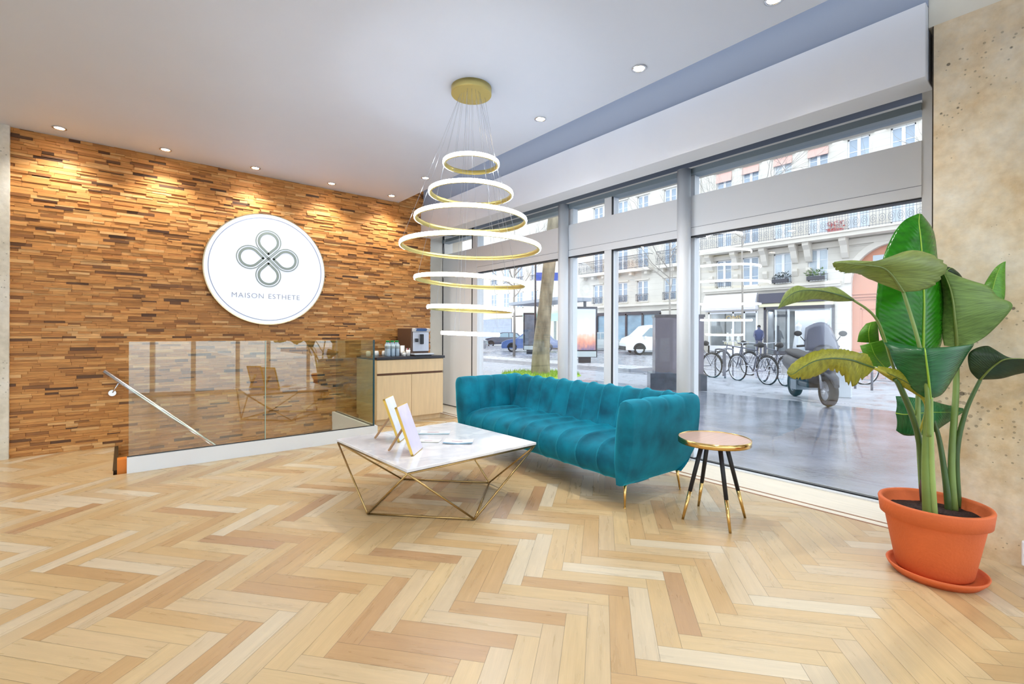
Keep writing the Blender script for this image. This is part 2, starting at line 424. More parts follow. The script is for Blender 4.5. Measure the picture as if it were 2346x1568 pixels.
b = MB(); b.box(3.567, .07, 2.97, W+.16, .553, 3.6); struct(b.build('wall_right_plaster', mat('cream_plaster', (226, 222, 208), .7, var=.03)))
b = MB(); b.box(3.568, .5305, -.02, 3.9, .5365, 2.97); struct(b.build('trim_9', mat('dark_crack_gap', (70, 62, 54), .9)))
b = MB(); b.box(-6, D-.05, -.05, -.835, D+.3, 3.2); struct(b.build('wall_left_pier', M['concpale']))
bpy.data.objects['wall_left_pier'].name = 'wall_left'
# pale reveal right of the cladding
b = MB(); b.box(WX+.001, 6.84, -.05, W+.16, 7.05, 3.5); b.box(WX-.1, D+.02, -1.6, WX+.001, 7.05, 3.5)
b.box(-.9, D+.02, -1.7, WX, D+.3, 3.6)
struct(b.build('wall_far', mat('cream_wall_paint', (240, 238, 230), .6, var=.02)))
# rest of the room, behind and left of the camera
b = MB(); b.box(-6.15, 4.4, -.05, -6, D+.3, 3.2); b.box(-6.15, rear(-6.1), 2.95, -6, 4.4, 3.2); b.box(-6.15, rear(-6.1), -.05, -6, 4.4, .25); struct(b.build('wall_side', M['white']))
added_win = struct(bpy.data.objects.new('added_daylight_window', None)); COL.objects.link(added_win); added_win.location = (-6.1, 1, .25)  # glazing added in the unseen side wall to bring in daylight
b = MB()
for y_ in (-2.5, -.8, .9, 2.6, 4.33): b.box(-6.12, y_, .25, -6.04, y_+.07, 2.95)
b.build('window_frame', M['frame'], added_win)
b = MB(); b.box(-6.09, -2.5, .25, -6.08, 4.4, 2.95); b.build('pane', M['glass'], added_win)
# glazed shopfront behind the camera (mirrored in the balustrade)
ra_ = math.atan(.28); rl = 9.6/cos(ra_)
win2 = struct(bpy.data.objects.new('window_2', None)); COL.objects.link(win2); win2.location = (3.565, rear(3.565), 0); win2.rotation_euler = (0, 0, pi+ra_)
b = MB(); b.box(0, .0, 2.75, rl+.3, .12, 3.3); b.box(0, 0, 0, rl, .08, .06)
for s_ in (.0, .55, 1.3, 1.85, 2.6, 3.25, 4.4, 5.9, 7.6, 9.5): b.box(s_, .0, .06, s_+.07, .08, 2.75)
b.box(0, .0, 2.2, rl, .08, 2.28)
b.build('window_frame', M['frame'], win2)
b = MB(); b.box(.07, .03, .06, rl, .04, 2.75); b.build('pane', M['glass'], win2)
# ceiling, recess and bulkhead by the window
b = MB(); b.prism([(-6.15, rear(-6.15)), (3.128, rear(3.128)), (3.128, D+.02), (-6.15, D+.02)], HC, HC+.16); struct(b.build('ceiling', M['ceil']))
b = MB(); b.box(3.0, rear(3), 3.5, W+.4, 7.05, 3.65); b.box(3.545, .553, 3.09, W+.16, 6.84, 3.5); struct(b.build('ceiling_recess', M['shade']))
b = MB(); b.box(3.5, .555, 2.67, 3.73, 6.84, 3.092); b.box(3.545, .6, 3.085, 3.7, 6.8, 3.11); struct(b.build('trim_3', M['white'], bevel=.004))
b = MB(); b.box(3.73, .555, 2.86, W+.16, 6.84, 3.09); struct(b.build('trim_4', M['darkrec']))
# ---- shop window
YF = [6.84, 5.98, 5.84, 3.387, 3.283, .674, .62]
win = struct(bpy.data.objects.new('window_1', None)); COL.objects.link(win); win.location = (W, 3.7, 0)
def wp(mb, name, mt, label=None, bevel=0, smooth=False):
    o = mb.build(name, mt, win, smooth, label, bevel); return o
xf0, xf1 = W-.03, W+.09
b = MB()
b.box(xf0, .555, 0, xf1, .674, 2.86)
b.box(xf0, 3.283, .0, xf1, 3.387, 2.74)
b.box(xf0+.04, 3.90, .0, xf1, 4.10, 2.74); b.box(xf0+.04, 2.33, .0, xf1, 2.48, 2.74)
b.box(xf0, 5.84, .0, xf1, 5.965, 2.74)
b.box(xf0, .674, -.01, xf1, 6.84, .012)
wp(b, 'window_frame', M['frame'])
b = MB(); b.box(xf0-.01, .674, 2.13, xf1, 6.84, 2.51); o = wp(b, 'transom_panel', M['frame'])
b = MB(); b.box(xf0-.012, .674, 2.205, xf0-.009, 5.84, 2.209); b.build('panel_groove', mat('groove_shadow_gap', (150, 156, 168), .6), o).matrix_basis = Matrix.Identity(4)
b = MB(); b.box(xf0-.02, .674, 2.715, xf1, 6.84, 2.765); wp(b, 'head_rail', M['headgrey'])
b = MB(); b.box(xf0+.01, .674, 2.121, xf1-.02, 5.84, 2.13); b.box(xf0+.03, .674, .012, xf1-.04, 5.84, .022)
b.box(xf0-.002, 3.274, .012, xf0+.02, 3.285, 2.13); b.box(xf0-.002, 3.274, 2.51, xf0+.02, 3.285, 2.715); b.box(xf0-.004, 5.968, .0, xf0+.02, 5.985, 2.86); b.box(xf0-.01, 6.828, 0, xf0+.02, 6.842, 2.86)
wp(b, 'gasket', M['black'])
b = MB(); b.box(xf0, 5.985, 0, xf1-.03, 6.826, 2.13); wp(b, 'side_panel', mat('frosted_white_panel', (246, 247, 250), .3))
for (y0, y1) in ((.674, 2.34), (2.47, 3.266), (3.387, 3.905), (4.095, 5.84)):
    b = MB(); b.box(W, y0, .012, W+.012, y1, 2.122); wp(b, 'pane', M['glass'])
for (y0, y1) in ((.674, 2.34), (2.47, 3.266), (3.387, 3.905), (4.095, 5.84)):
    b = MB(); b.box(W, y0, 2.51, W+.012, y1, 2.716); wp(b, 'pane', M['glass'])
# round columns in front of the glazing
for i, yc in enumerate((3.97, 2.385)):
    b = MB(); b.lathe([(.062, -.0), (.062, 2.755)], (4.085, yc, 0), 32); o = struct(b.build('trim_%d' % (5+i), M['frame'], smooth=True))
# facade of this building outside, above the window
b = MB(); b.box(W+.16, -8, 2.86, W+.55, 20, 9); b.box(W+.10, 7.05, -.05, W+.5, 20, 3); struct(b.build('wall_outside', mat('own_facade_stone', (214, 206, 190), .8)))

# ---- downlights
def downlight(x, y, label, power, mk=True):
    t = thing('ceiling_downlight', label, 'downlight', (x, y, HC), 'recessed ceiling downlights')
    b = MB(); b.lathe([(.052, -.001), (.052, -.007), (.043, -.009), (.037, -.004), (.037, -.001)], (x, y, HC), 28, closed=True); b.build('trim_ring', M['steel'], t, True, 'thin metal ring')
    b = MB(); b.lathe([(.037, -.003), (.0, -.003)], (x, y, HC), 24); b.build('lamp_lens', M['lampglow'], t)
    l = bpy.data.lights.new('downlight_beam', 'SPOT'); l.energy = power; l.spot_size = radians(118); l.spot_blend = .75; l.shadow_soft_size = .03
    l.color = (1, .95, .88)
    lo = bpy.data.objects.new('downlight_beam', l); COL.objects.link(lo); lo.location = (x, y, HC-.012); lo['kind'] = 'helper'
    return t
rowlab = ['leftmost downlight above the wood wall', 'second downlight from the left above the wood wall', 'downlight above the round lit sign', 'fourth downlight from the left above the wood wall', 'downlight above the coffee counter at the ceiling corner']
for x, lb in zip((-.48, .33, 1.18, 2.06, 2.89), rowlab): downlight(x, 6.16, 'recessed round '+lb, WALL_SPOT)
for y, lb in zip((5.18, 3.09, 2.04, 1.12), ('recessed round downlight at ceiling edge left of the smallest ring', 'recessed round downlight just right of the chandelier', 'recessed round downlight between the chandelier and the top edge', 'recessed round downlight cut by the top edge of the photo')): downlight(2.88, y, lb, ROOM_SPOT)
for (x, y) in ((-1.2, 1.2), (-1.2, 3.4), (1.2, .2), (-3.4, 2.2), (-3.4, 4.6)):  # added fill spots out of view, with made-up fittings, to brighten the room
    l = bpy.data.lights.new('added_rear_fill_beam', 'SPOT'); l.energy = ROOM_SPOT*1.6; l.spot_size = radians(140); l.spot_blend = .8; l.shadow_soft_size = .06; l.color = (.86, .93, 1)
    lo = bpy.data.objects.new('added_rear_fill_beam', l); COL.objects.link(lo); lo.location = (x, y, HC-.012); lo['kind'] = 'helper'
    b = MB(); b.lathe([(.082, -.001), (.082, -.007), (.07, -.009), (.062, -.004), (.062, -.001)], (x, y, HC), 28, closed=True); ring_ = struct(b.build('added_fill_fitting', M['steel'], None, True))
    b = MB(); b.lathe([(.062, -.003), (.0, -.003)], (x, y, HC), 24); b.build('lamp_lens', M['lampglow'], ring_)

# ---- stairwell and glass balustrade
M['curb'] = mat('white_curb_paint', (226, 230, 234), .4)
YB, XB = 5.145, 2.214
b = MB(); b.box(.019, YB-.02, 0, XB+.03, YB+.05, .134); b.box(XB-.05, YB+.05, -.0, XB+.03, D-.02, .134)
b.box(.019, YB+.05, -1.6, XB-.05, YB+.06, 0); b.box(XB-.05, YB+.06, -1.6, XB-.04, D-.03, 0)
struct(b.build('trim_7', M['curb']))
orange = mat('stair_side_orange_glow', (226, 128, 40), .5)  # orange light on the stairwell side, painted in as colour
b = MB(); b.box(-.075, 5.3, -.25, -.045, D-.02, .004); struct(b.build('trim_8', mat('dark_stair_nosing', (70, 60, 40), .4, .4)))
b = MB()
b.prism([(-.045, -.02), (-.045, -.35), (2.1, -1.75), (2.1, -1.5)], YB+.09, YB+.12, 'y'); b.box(-.045, 5.2, -.012, .3, YB+.16, 0.11)
stair = thing('stair_flight', 'stair flight going down behind the glass, orange at its top', 'stairs', (0, 5.8, -1.6))
b.build('stringer', orange, stair, label='side board coloured as if lit orange')
for i in range(8):
    b = MB(); b.box(-.04+i*.27, YB+.17, -.17*(i+1)-.035, .25+i*.27, D-.04, -.17*(i+1)); b.build('tread', mat('stair_oak', (190, 120, 60), .5) if i == 0 else bpy.data.materials['stair_oak'], stair)
bal = thing('glass_balustrade', 'frameless glass balustrade on the white curb around the stairs', 'balustrade', (1.1, YB, .134))
for (x0, x1) in ((.03, 1.08), (1.086, XB)):
    b = MB(); b.box(x0, YB+.008, .12, x1, YB+.022, 1.118); b.build('glass_panel', M['railglass'], bal)
b = MB(); b.box(XB-.014, YB+.024, .12, XB, D-.06, 1.118); b.build('glass_panel', M['railglass'], bal)
b = MB(); b.box(.02, YB+.002, .132, XB, YB+.03, .139); b.box(XB-.02, YB+.03, .132, XB+.008, D-.05, .139); b.build('base_channel', mat('dark_channel', (44, 48, 56), .4, .6), bal)
b = MB(); b.box(XB-.012, YB+.006, .12, XB+.002, YB+.024, 1.12); b.build('corner_seam', mat('green_glass_edge', (40, 80, 92), .2), bal, label='dark green glass edge')
b = MB(); b.box(1.08, YB+.007, .13, 1.086, YB+.023, 1.118); b.build('joint_seam', mat('pale_glass_edge', (170, 196, 180), .2), bal)
# handrail
hr = thing('handrail', 'round steel handrail sloping down along the wood wall', 'handrail', (-.16, 6.35, .8))
p0 = onY(238, 850, 6.35); p1 = onY(490, 1020, 6.35); dv = (p1-p0)
b = MB(); b.cyl(p0, p0+dv*1.9, .021, n=20); b.build('rail', M['steel'], hr, True)
q0 = p0+dv*.12; b = MB(); b.tube([q0+Vector((0, 0, -.02)), q0+Vector((-.03, .0, -.09)), Vector((q0.x-.05, D-.03, q0.z-.13))], .007, 8); b.build('bracket_arm', M['steel'], hr, True)
b = MB(); b.cyl(Vector((q0.x-.05, D-.045, q0.z-.13)), Vector((q0.x-.05, D-.018, q0.z-.13)), .032, n=20); b.build('wall_plate', M['steel'], hr, False)

# ---- lit round sign
sx, sz, sr = 1.362, 1.977, .68
sg = thing('round_wall_sign', 'large round lit white sign with knot logo on the wood wall', 'sign', (sx, D-.02, sz-sr))
def disc(mb, r, y0, y1, n=96):
    pr = [(sx+r*cos(2*pi*i/n), sz+r*sin(2*pi*i/n)) for i in range(n)]; mb.prism(pr, y0, y1, 'y')
b = MB(); disc(b, sr, D-.09, D-.015); b.build('sign_rim', mat('brushed_champagne_rim', (206, 190, 156), .3, 1), sg)
b = MB(); disc(b, sr-.012, D-.096, D-.088); b.build('sign_face', mat('lit_acrylic_face', (206, 212, 226), .3, emit=.55), sg, label='glowing white acrylic face')
grey = mat('grey_green_vinyl', (150, 164, 160), .5); grey2 = mat('slate_vinyl_line', (140, 152, 176), .5); M['signtext'] = mat('grey_vinyl_letters', (146, 152, 164), .5)
def ribbon(mb, pts, wd, y0, y1, closed=False):
    pts = [Vector(p) for p in pts]; n = len(pts); L_, R_ = [], []
    for i in range(n):
        t = (pts[(i+1) % n]-pts[i-1]) if closed else pts[min(i+1, n-1)]-pts[max(i-1, 0)]
        t.normalize(); nn = Vector((-t.y, t.x)); L_.append(pts[i]+nn*wd/2); R_.append(pts[i]-nn*wd/2)
    for i in range(n if closed else n-1):
        k = (i+1) % n; q = [L_[i], L_[k], R_[k], R_[i]]
        mb.prism([(v.x, v.y) for v in q], y0, y1, 'y')
b = MB(); ribbon(b, [(sx+.627*cos(a*pi/48), sz+.627*sin(a*pi/48)) for a in range(96)], .007, D-.0985, D-.096, True); b.build('border_line', grey2, sg)
lz = sz+.13
def loopb(rot, rad, wd, mb, cut=.0):
    c = .202*1.02; R0 = rad; out = []
    k = sqrt(c*c*1.02-.0)  # tangent foot distance
    for i in range(41):
        a = radians(-45+270*i/40); out.append(Vector((R0*cos(a), c+R0*sin(a))))
    # straight legs towards the centre at 45 degrees
    l0 = out[0]; l1 = out[-1]
    leg = c*.72-cut
    out = [l0+Vector((-1, -1)).normalized()*leg]+out+[l1+Vector((1, -1)).normalized()*leg]
    cr_, sr_ = cos(rot), sin(rot)
    return [(sx+p.x*cr_-p.y*sr_, lz+p.x*sr_+p.y*cr_) for p in out]
for kk in range(4):
    b = MB(); ribbon(b, loopb(kk*pi/2, .138, .012, b, .0), .012, D-.0985-kk*.0004, D-.096-kk*.0001); ribbon(b, loopb(kk*pi/2, .106, .03, b, .035), .029, D-.0987-kk*.0004, D-.096-kk*.0001)
    b.build('logo_loop', grey, sg)
for word, dx, al_ in (('MAISON', -.045, 'RIGHT'), ('ESTHETE', -.005, 'LEFT')):
    text('sign_lettering', word, .086, M['signtext'], sg, Matrix.Translation((dx, -.078, sz-.335-(sz-sr))) @ Matrix.Rotation(pi/2, 4, 'X'), .0015, align=al_, spacing=1.14, offset=-.0012)
# =====================================================================
#                          FURNITURE
# =====================================================================
# ---- ring chandelier
cx, cyy = 2.103, 3.054
ch = thing('ring_chandelier', 'tiered brass chandelier of seven lit white rings', 'chandelier', (cx, cyy, HC))
b = MB(); b.lathe([(.158, 0), (.158, -.052), (.155, -.056), (0, -.056)], (cx, cyy, HC), 64); can = b.build('canopy', M['brass'], ch, True); can['label'] = 'round brass ceiling canopy'
can.data.polygons.foreach_set('use_smooth', [abs(p.normal.z) < .5 for p in can.data.polygons])
RINGS = [(.218, 2.538, .5), (.328, 2.302, .8), (.438, 2.095, 1.2), (.548, 1.878, 1.0), (.437, 1.607, 3.2), (.337, 1.392, 2.2), (.227, 1.196, 2.0)]
silver = mat('thin_steel_cable', (190, 196, 206), .3, .8)
for i, (r, z, tilt) in enumerate(RINGS):
    hb = .0165
    R3 = Matrix.Translation((cx, cyy, z)) @ Matrix.Rotation(radians(tilt), 4, Vector((sin(PHI), cos(PHI), 0)))
    def tr(mb): mb.v = [tuple(R3 @ Vector(v)) for v in mb.v]; return mb
    b = MB(); b.lathe([(r-.004, hb), (r-.004, -hb), (r-.016, -hb), (r-.016, hb)], (0, 0, 0), 96, closed=True)
    ring = tr(b).build('ring', M['brass'], ch, True)
    ring.data.polygons.foreach_set('use_smooth', [abs(p.normal.z) < .5 for p in ring.data.polygons])
    b = MB(); b.lathe([(r-.0035, hb-.002), (r+.003, hb-.003), (r+.006, 0), (r+.003, -hb+.003), (r-.0035, -hb+.002)], (0, 0, 0), 96, closed=True)
    tr(b).build('light_strip', M['led'], ring, True, 'glowing white outer strip')
    for k in range(3):
        a = radians(100+120*k+i*17); top = Vector((cx+.11*cos(a)*(1-.07*i), cyy+.11*sin(a)*(1-.07*i), HC-.056)); bot = R3 @ Vector(((r-.01)*cos(a), (r-.01)*sin(a), hb))
        b = MB(); b.cyl(bot, top, .0011, n=5); b.build('cable', silver, ch)

# ---- sofa: local x runs along its length, y from the front to the back
vel, nt, bs = new_mat('teal_velvet')
bs.inputs['Base Color'].default_value = lin((0, 100, 140)); bs.inputs['Roughness'].default_value = .75; bs.inputs['Sheen Weight'].default_value = 1
bs.inputs['Sheen Roughness'].default_value = .35; bs.inputs['Sheen Tint'].default_value = lin((60, 215, 245)); bs.inputs['Specular IOR Level'].default_value = .25
tc = nt.nodes.new('ShaderNodeTexCoord'); n1 = nt.nodes.new('ShaderNodeTexNoise'); n1.inputs['Scale'].default_value = 5.5; n1.inputs['Detail'].default_value = 5; n1.inputs['Distortion'].default_value = .15
rp = nt.nodes.new('ShaderNodeValToRGB'); rp.color_ramp.elements[0].position = .3; rp.color_ramp.elements[1].position = .68
rp.color_ramp.elements[0].color = lin((0, 78, 98)); rp.color_ramp.elements[1].color = lin((0, 124, 148))
nt.links.new(tc.outputs['Object'], n1.inputs[0]); nt.links.new(n1.outputs[0], rp.inputs[0]); nt.links.new(rp.outputs[0], bs.inputs['Base Color'])
SL, SD = 2.24, .80
so = local('channel_sofa', 'teal velvet channel-tufted sofa on thin gold legs by the window', 'sofa', (2.6, 1.90, 0), 0)
so.rotation_euler = (0, 0, radians(90-2.2))         # local +x -> world +Y, local +y -> world -X ... mirrored below
def SP(x, y, z): return (x, -y, z)                  # y measured from the front edge towards the window
def resample(prof, n):
    pts = catmull([(p[0], p[1], 0) for p in prof], 8)
    ln = [0]
    for i in range(1, len(pts)): ln.append(ln[-1]+(pts[i]-pts[i-1]).length)
    out = []
    for k in range(n):
        t = ln[-1]*k/(n-1); i = 1
        while i < len(ln)-1 and ln[i] < t: i += 1
        f_ = (t-ln[i-1])/max(1e-9, ln[i]-ln[i-1]); out.append(pts[i-1].lerp(pts[i], f_))
    return out
def channels(mb, prof, x0, x1, nch, bulge, mapf, np_=40, nx=12, taper=None):
    """sweep profile (y,z) along x with puffed channels; mapf(x,y,z)->point"""
    pr = resample(prof, np_); nrm = []
    for i in range(np_):
        t = (pr[min(i+1, np_-1)]-pr[max(i-1, 0)]).normalized(); nrm.append(Vector((t.y, -t.x, 0)))
    rows = []
    for c in range(nch):
        for j in range(nx+(1 if c == nch-1 else 0)):
            u = j/nx; x = x0+(x1-x0)*(c+u)/nch
            bl = bulge*(1-abs(2*u-1)**3.2)**.8-bulge*.5
            row = []
            for i in range(np_):
                e = min(1, min(i, np_-1-i)/4)*max(.15, min(1, (pr[i].y-.2)/.12))*max(.5, min(1, (.80-pr[i].y)/.12))
                if pr[i].x > .5 and np_ == 41: e *= max(0, min(1, (.64-pr[i].x)/.12))
                q = pr[i]+nrm[i]*bl*e; row.append(mapf(x, q.x, q.y))
            rows.append(row)
    mb.grid(rows)
# seat
b = MB()
seatp = [(.64, .33), (.62, .405), (.5, .42), (.3, .425), (.12, .42), (.03, .385), (-.005, .32), (.0, .25), (.04, .19), (.12, .165), (.3, .16)]
channels(b, [(p[0], p[1]) for p in seatp][::-1], .07, SL-.07, 10, .036, SP, nx=16, np_=41)
b.build('seat', vel, so, True)
# back
b = MB()
backp = [(.56, .36), (.60, .45), (.63, .56), (.655, .66), (.685, .725), (.74, .745), (.80, .725), (.825, .66), (.81, .5), (.775, .36), (.72, .24), (.62, .17)]
channels(b, backp, .02, SL-.02, 11, .034, SP, nx=16)
b.build('backrest', vel, so, True)
# arms: profile in x (across) and z, swept from front to back
def arm(mirror):
    b = MB()
    prof = [(.15, .30), (.145, .42), (.135, .55), (.115, .68), (.085, .735), (.03, .745), (-.025, .715), (-.03, .6), (-.012, .42), (.02, .26), (.06, .17), (.12, .16)]
    pr = resample(prof, 40); nrm = []
    for i in range(40):
        t = (pr[min(i+1, 39)]-pr[max(i-1, 0)]).normalized(); nrm.append(Vector((t.y, -t.x, 0)))
    rows = []
    y0, y1, nch, nx = .0, .79, 4, 16
    for c in range(nch):
        for j in range(nx+(1 if c == nch-1 else 0)):
            u = j/nx; y = y0+(y1-y0)*(c+u)/nch
            bl = .026*(1-abs(2*u-1)**3.2)**.8-.013
            row = []
            for i in range(40):
                wgt = (1 if i < 13 else max(.25, 1-(i-13)/4)) if i < 19 else max(0, .25-(i-19)*.08)      # channels only inside and on top
                q = pr[i]+nrm[i]*(-bl if False else bl)*-1*wgt*(-1)
                x = q.x; z = q.y
                yy = y
                if z < .35: yy = y*(1-.14*(.35-z)/.19)+.0     # bottom tucks in towards the back
                if y < .03: yy = y
                row.append(SP(SL-x, yy, z) if mirror else SP(x, yy, z))
            rows.append(row)
    b.grid(rows)
    # pillowed front face: leaf shape pinched at top and bottom
    f0 = rows[0]; k = len(f0); half = k//2
    inner = f0[:half][::-1]; outer = f0[half:]
    n = 12; fr = []
    for i in range(len(outer)):
        a = Vector(inner[min(i, len(inner)-1)]); c_ = Vector(outer[i]); r_ = []
        for j in range(n+1):
            t = j/n; p = a.lerp(c_, t); p.y += .03*max(0, sin(pi*t))**.7*max(0, sin(pi*i/(len(outer)-1)))**.6; r_.append(p)
        fr.append(r_)
    b.grid(fr)
    return b
# (local origin is the front corner nearest the side table; x grows away from it)
arm(False).build('armrest', vel, so, True); arm(True).build('armrest', vel, so, True)
b = MB(); b.box(.05, -.74, .17, SL-.05, -.1, .24); b.build('base', mat('black_under_cloth', (24, 30, 36), .8), so, bevel=.02)
for (lx, ly, dx, dy) in ((.10, .07, -.03, -.04), (.10, .68, -.03, .04), (SL-.10, .07, .03, -.04), (SL-.10, .68, .03, .04)):
    b = MB(); b.cyl(SP(lx+dx*.6, ly+dy*.6, 0), SP(lx, ly, .19), .006, .013, 14); b.cyl(SP(lx+dx*.6, ly+dy*.6, 0), SP(lx+dx*.6, ly+dy*.6, .006), .009, .008, 12)
    b.build('leg', M['gold'], so, True)

# ---- marble coffee table
tcx, tcy, th, ts = 1.762, 3.01, .41, 1.05
ct = thing('coffee_table', 'square white marble coffee table on a brass wire frame', 'coffee table', (tcx, tcy, 0))
mt, nt, bs = new_mat('white_marble'); n1 = nt.nodes.new('ShaderNodeTexNoise'); n1.inputs['Scale'].default_value = 3.2; n1.inputs['Detail'].default_value = 8; n1.inputs['Distortion'].default_value = 1.6
tc = nt.nodes.new('ShaderNodeTexCoord'); nt.links.new(tc.outputs['Object'], n1.inputs[0]); rp = nt.nodes.new('ShaderNodeValToRGB')
rp.color_ramp.elements[0].position = .3; rp.color_ramp.elements[0].color = lin((236, 236, 240)); rp.color_ramp.elements[1].position = .56; rp.color_ramp.elements[1].color = lin((240, 240, 242))
e = rp.color_ramp.elements.new(.5); e.color = lin((222, 224, 230))
nt.links.new(n1.outputs[0], rp.inputs[0]); nt.links.new(rp.outputs[0], bs.inputs['Base Color']); bs.inputs['Roughness'].default_value = .06; bs.inputs['Specular IOR Level'].default_value = .7
M['marble'] = mt
def rot2(x, y, a, c): return (c[0]+x*cos(a)-y*sin(a), c[1]+x*sin(a)+y*cos(a))
ang = radians(2.2); hs = ts/2
tc4 = [rot2(sx_*hs, sy_*hs, ang, (tcx, tcy)) for sx_, sy_ in ((-1, -1), (1, -1), (1, 1), (-1, 1))]
b = MB(); b.prism(tc4, th-.018, th); b.build('marble_top', M['marble'], ct, bevel=.003)
bc = [(1.732, 2.463), (2.248, 2.995), (1.75, 3.517), (1.238, 2.985)]
def bar(a, c_, name='frame_bar', r=.0065):
    b = MB(); b.tube([a, c_], r, 8); b.build(name, M['bronze'], ct, True)
top3 = [Vector((tcx+(x-tcx)*.985, tcy+(y-tcy)*.985, th-.026)) for x, y in tc4]; bot3 = [Vector((x, y, .0075)) for x, y in bc]
for k in range(4):
    bar(top3[k], top3[(k+1) % 4], 'top_rail', .006); bar(bot3[k], bot3[(k+1) % 4], 'base_rail')
# the top's four corners each run down to the two nearest base corners
for k, (p_, q_) in enumerate(((3, 0), (0, 1), (1, 2), (2, 3))):
    bar(top3[k], bot3[p_], 'diagonal_strut'); bar(top3[k], bot3[q_], 'diagonal_strut')

# ---- easel frames on the table
M['yellowwood'] = mat('yellow_stained_edge', (222, 186, 84), .4); M['easelwood'] = mat('light_oak_strut', (186, 146, 104), .5, var=.1)
def easel(lb, footp, base, face_rgb, ht=.33, wd=.21):
    fdir = Vector((base[0]-footp[0], base[1]-footp[1], 0)).normalized(); side = Vector((-fdir.y, fdir.x, 0))
    base = Vector((*base, th+.004)); t = thing('easel_frame', lb, 'picture frame', base, 'easel frames on the coffee table')
    up = (Vector((0, 0, 1))*.94-fdir*.34).normalized(); nr = side.cross(up).normalized()
    if nr.dot(fdir) < 0: nr = -nr
    def pl(mb, s0, s1, h0, h1, d0, d1):
        vs = [base+side*s+up*h+nr*d for s in (s0, s1) for h in (h0, h1) for d in (d0, d1)]
        mb.add(vs, [(0, 1, 3, 2), (4, 6, 7, 5), (0, 4, 5, 1), (2, 3, 7, 6), (0, 2, 6, 4), (1, 5, 7, 3)])
    b = MB(); h = wd/2
    pl(b, -h, -h+.012, .0, ht, -.016, 0); pl(b, h-.012, h, .0, ht, -.016, 0); pl(b, -h, h, 0, .012, -.016, 0); pl(b, -h, h, ht-.012, ht, -.016, 0)
    b.build('frame_border', M['yellowwood'], t, label='yellow edged border')
    b = MB(); pl(b, -h+.004, h-.004, .004, ht-.004, -.010, .002); b.build('print_face', mat('pale_print', face_rgb, .25, var=.05, scale=14), t, label='pale printed sheet')
    b = MB(); a = base+up*(ht*.62)-nr*.016; f_ = Vector((*footp, th+.010)); b.tube([a-side*.012, f_-side*.012], .007, 6); b.tube([a+side*.012, f_+side*.012], .007, 6)
    vs = [a-side*.016, a+side*.016, f_+side*.016, f_-side*.016]; b.add([v+nr*.004 for v in vs]+[v-nr*.004 for v in vs], [(0, 1, 2, 3), (7, 6, 5, 4), (0, 4, 5, 1), (1, 5, 6, 2), (2, 6, 7, 3), (3, 7, 4, 0)])
    b.build('back_strut', M['easelwood'], t)
easel('easel frame with white print, standing nearer the wood wall on the coffee table', (1.44, 3.33), (1.60, 3.19), (232, 234, 246))
easel('easel frame with lilac print, standing nearer the camera on the coffee table', (1.36, 2.92), (1.50, 2.78), (222, 214, 238))
# ---- leaflets
def leaflet(lb, c, a, wd, dp, rgb, kind=0):
    t = thing('leaflet', lb, 'leaflet', (c[0], c[1], th), 'leaflets on the coffee table')
    b = MB(); pr = [rot2(x, y, a, c) for x, y in ((-wd/2, -dp/2), (wd/2, -dp/2), (wd/2, dp/2), (-wd/2, dp/2))]
    vs = []; n = 8; rows = []
    for i in range(n+1):
        u = i/n; lift = .001+.008*abs(u-.5)*2*(1 if kind else .3); rows.append([Vector((*rot2(-wd/2+wd*u, v, a, c), th+lift)) for v in (-dp/2, dp/2)])
    b.grid(rows); b.grid([[p-Vector((0, 0, .001)) for p in r] for r in rows]); b.build('paper', mat('leaflet_paper', (236, 238, 242), .35), t)
    b = MB(); rows = [[p+Vector((0, 0, .0006)) for p in r] for r in rows]; rows = [[r[0], r[0].lerp(r[1], .22)] for r in rows]; b.grid(rows); b.build('printed_band', mat('leaflet_band', rgb, .35), t)
    b = MB(); rows2 = [[r[0]+(r[1]-r[0])*2.2, r[0]+(r[1]-r[0])*2.9] for r in rows[2:6]]; b.grid(rows2); b.build('printed_picture', mat('leaflet_tint', (214, 190, 196), .35), t)
leaflet('open leaflet with blue printed band on the marble near the sofa side', (1.87, 2.86), radians(-40), .21, .15, (116, 160, 190), 1)
leaflet('leaflet with pale blue band lying behind the lilac easel frame', (1.90, 3.25), radians(-38), .24, .15, (150, 190, 205))
leaflet('small cream leaflet lying between the easel frames and the open leaflet', (1.72, 3.02), radians(-46), .16, .10, (200, 200, 190))

# ---- side table
scx, scy, sh = 2.956, 1.508, .527
st = thing('side_table', 'small round side table with gold-dipped black legs beside the sofa', 'side table', (scx, scy, 0))
b = MB(); b.lathe([(0, sh-.022), (.216, sh-.022), (.218, sh-.004), (0, sh-.004)], (scx, scy, 0), 64); o = b.build('tabletop', mat('pinkish_oak_top', (206, 168, 150), .22, var=.05, scale=4, stretch=(1, 12, 1), spec=.6), st)
b = MB(); b.lathe([(.214, sh-.034), (.221, sh-.034), (.222, sh), (.217, sh+.001), (.216, sh-.003)], (scx, scy, 0), 64, closed=True); b.build('metal_rim', M['gold'], st, True, 'gold metal rim')
lg = [(2.79, 1.63), (3.088, 1.685), (2.818, 1.334), (3.128, 1.384)]
for (x, y) in lg:
    a = Vector((x, y, .0)); c_ = Vector((scx+(x-scx)*.36, scy+(y-scy)*.36, sh-.022)); mid = a.lerp(c_, .36)
    b = MB(); b.cyl(mid, c_, .0125, .0145, 16); leg = b.build('leg', M['black'], st, True)
    b = MB(); b.cyl(a, mid, .008, .0122, 16); b.build('leg_tip', M['gold'], leg, True, 'gold lower end')

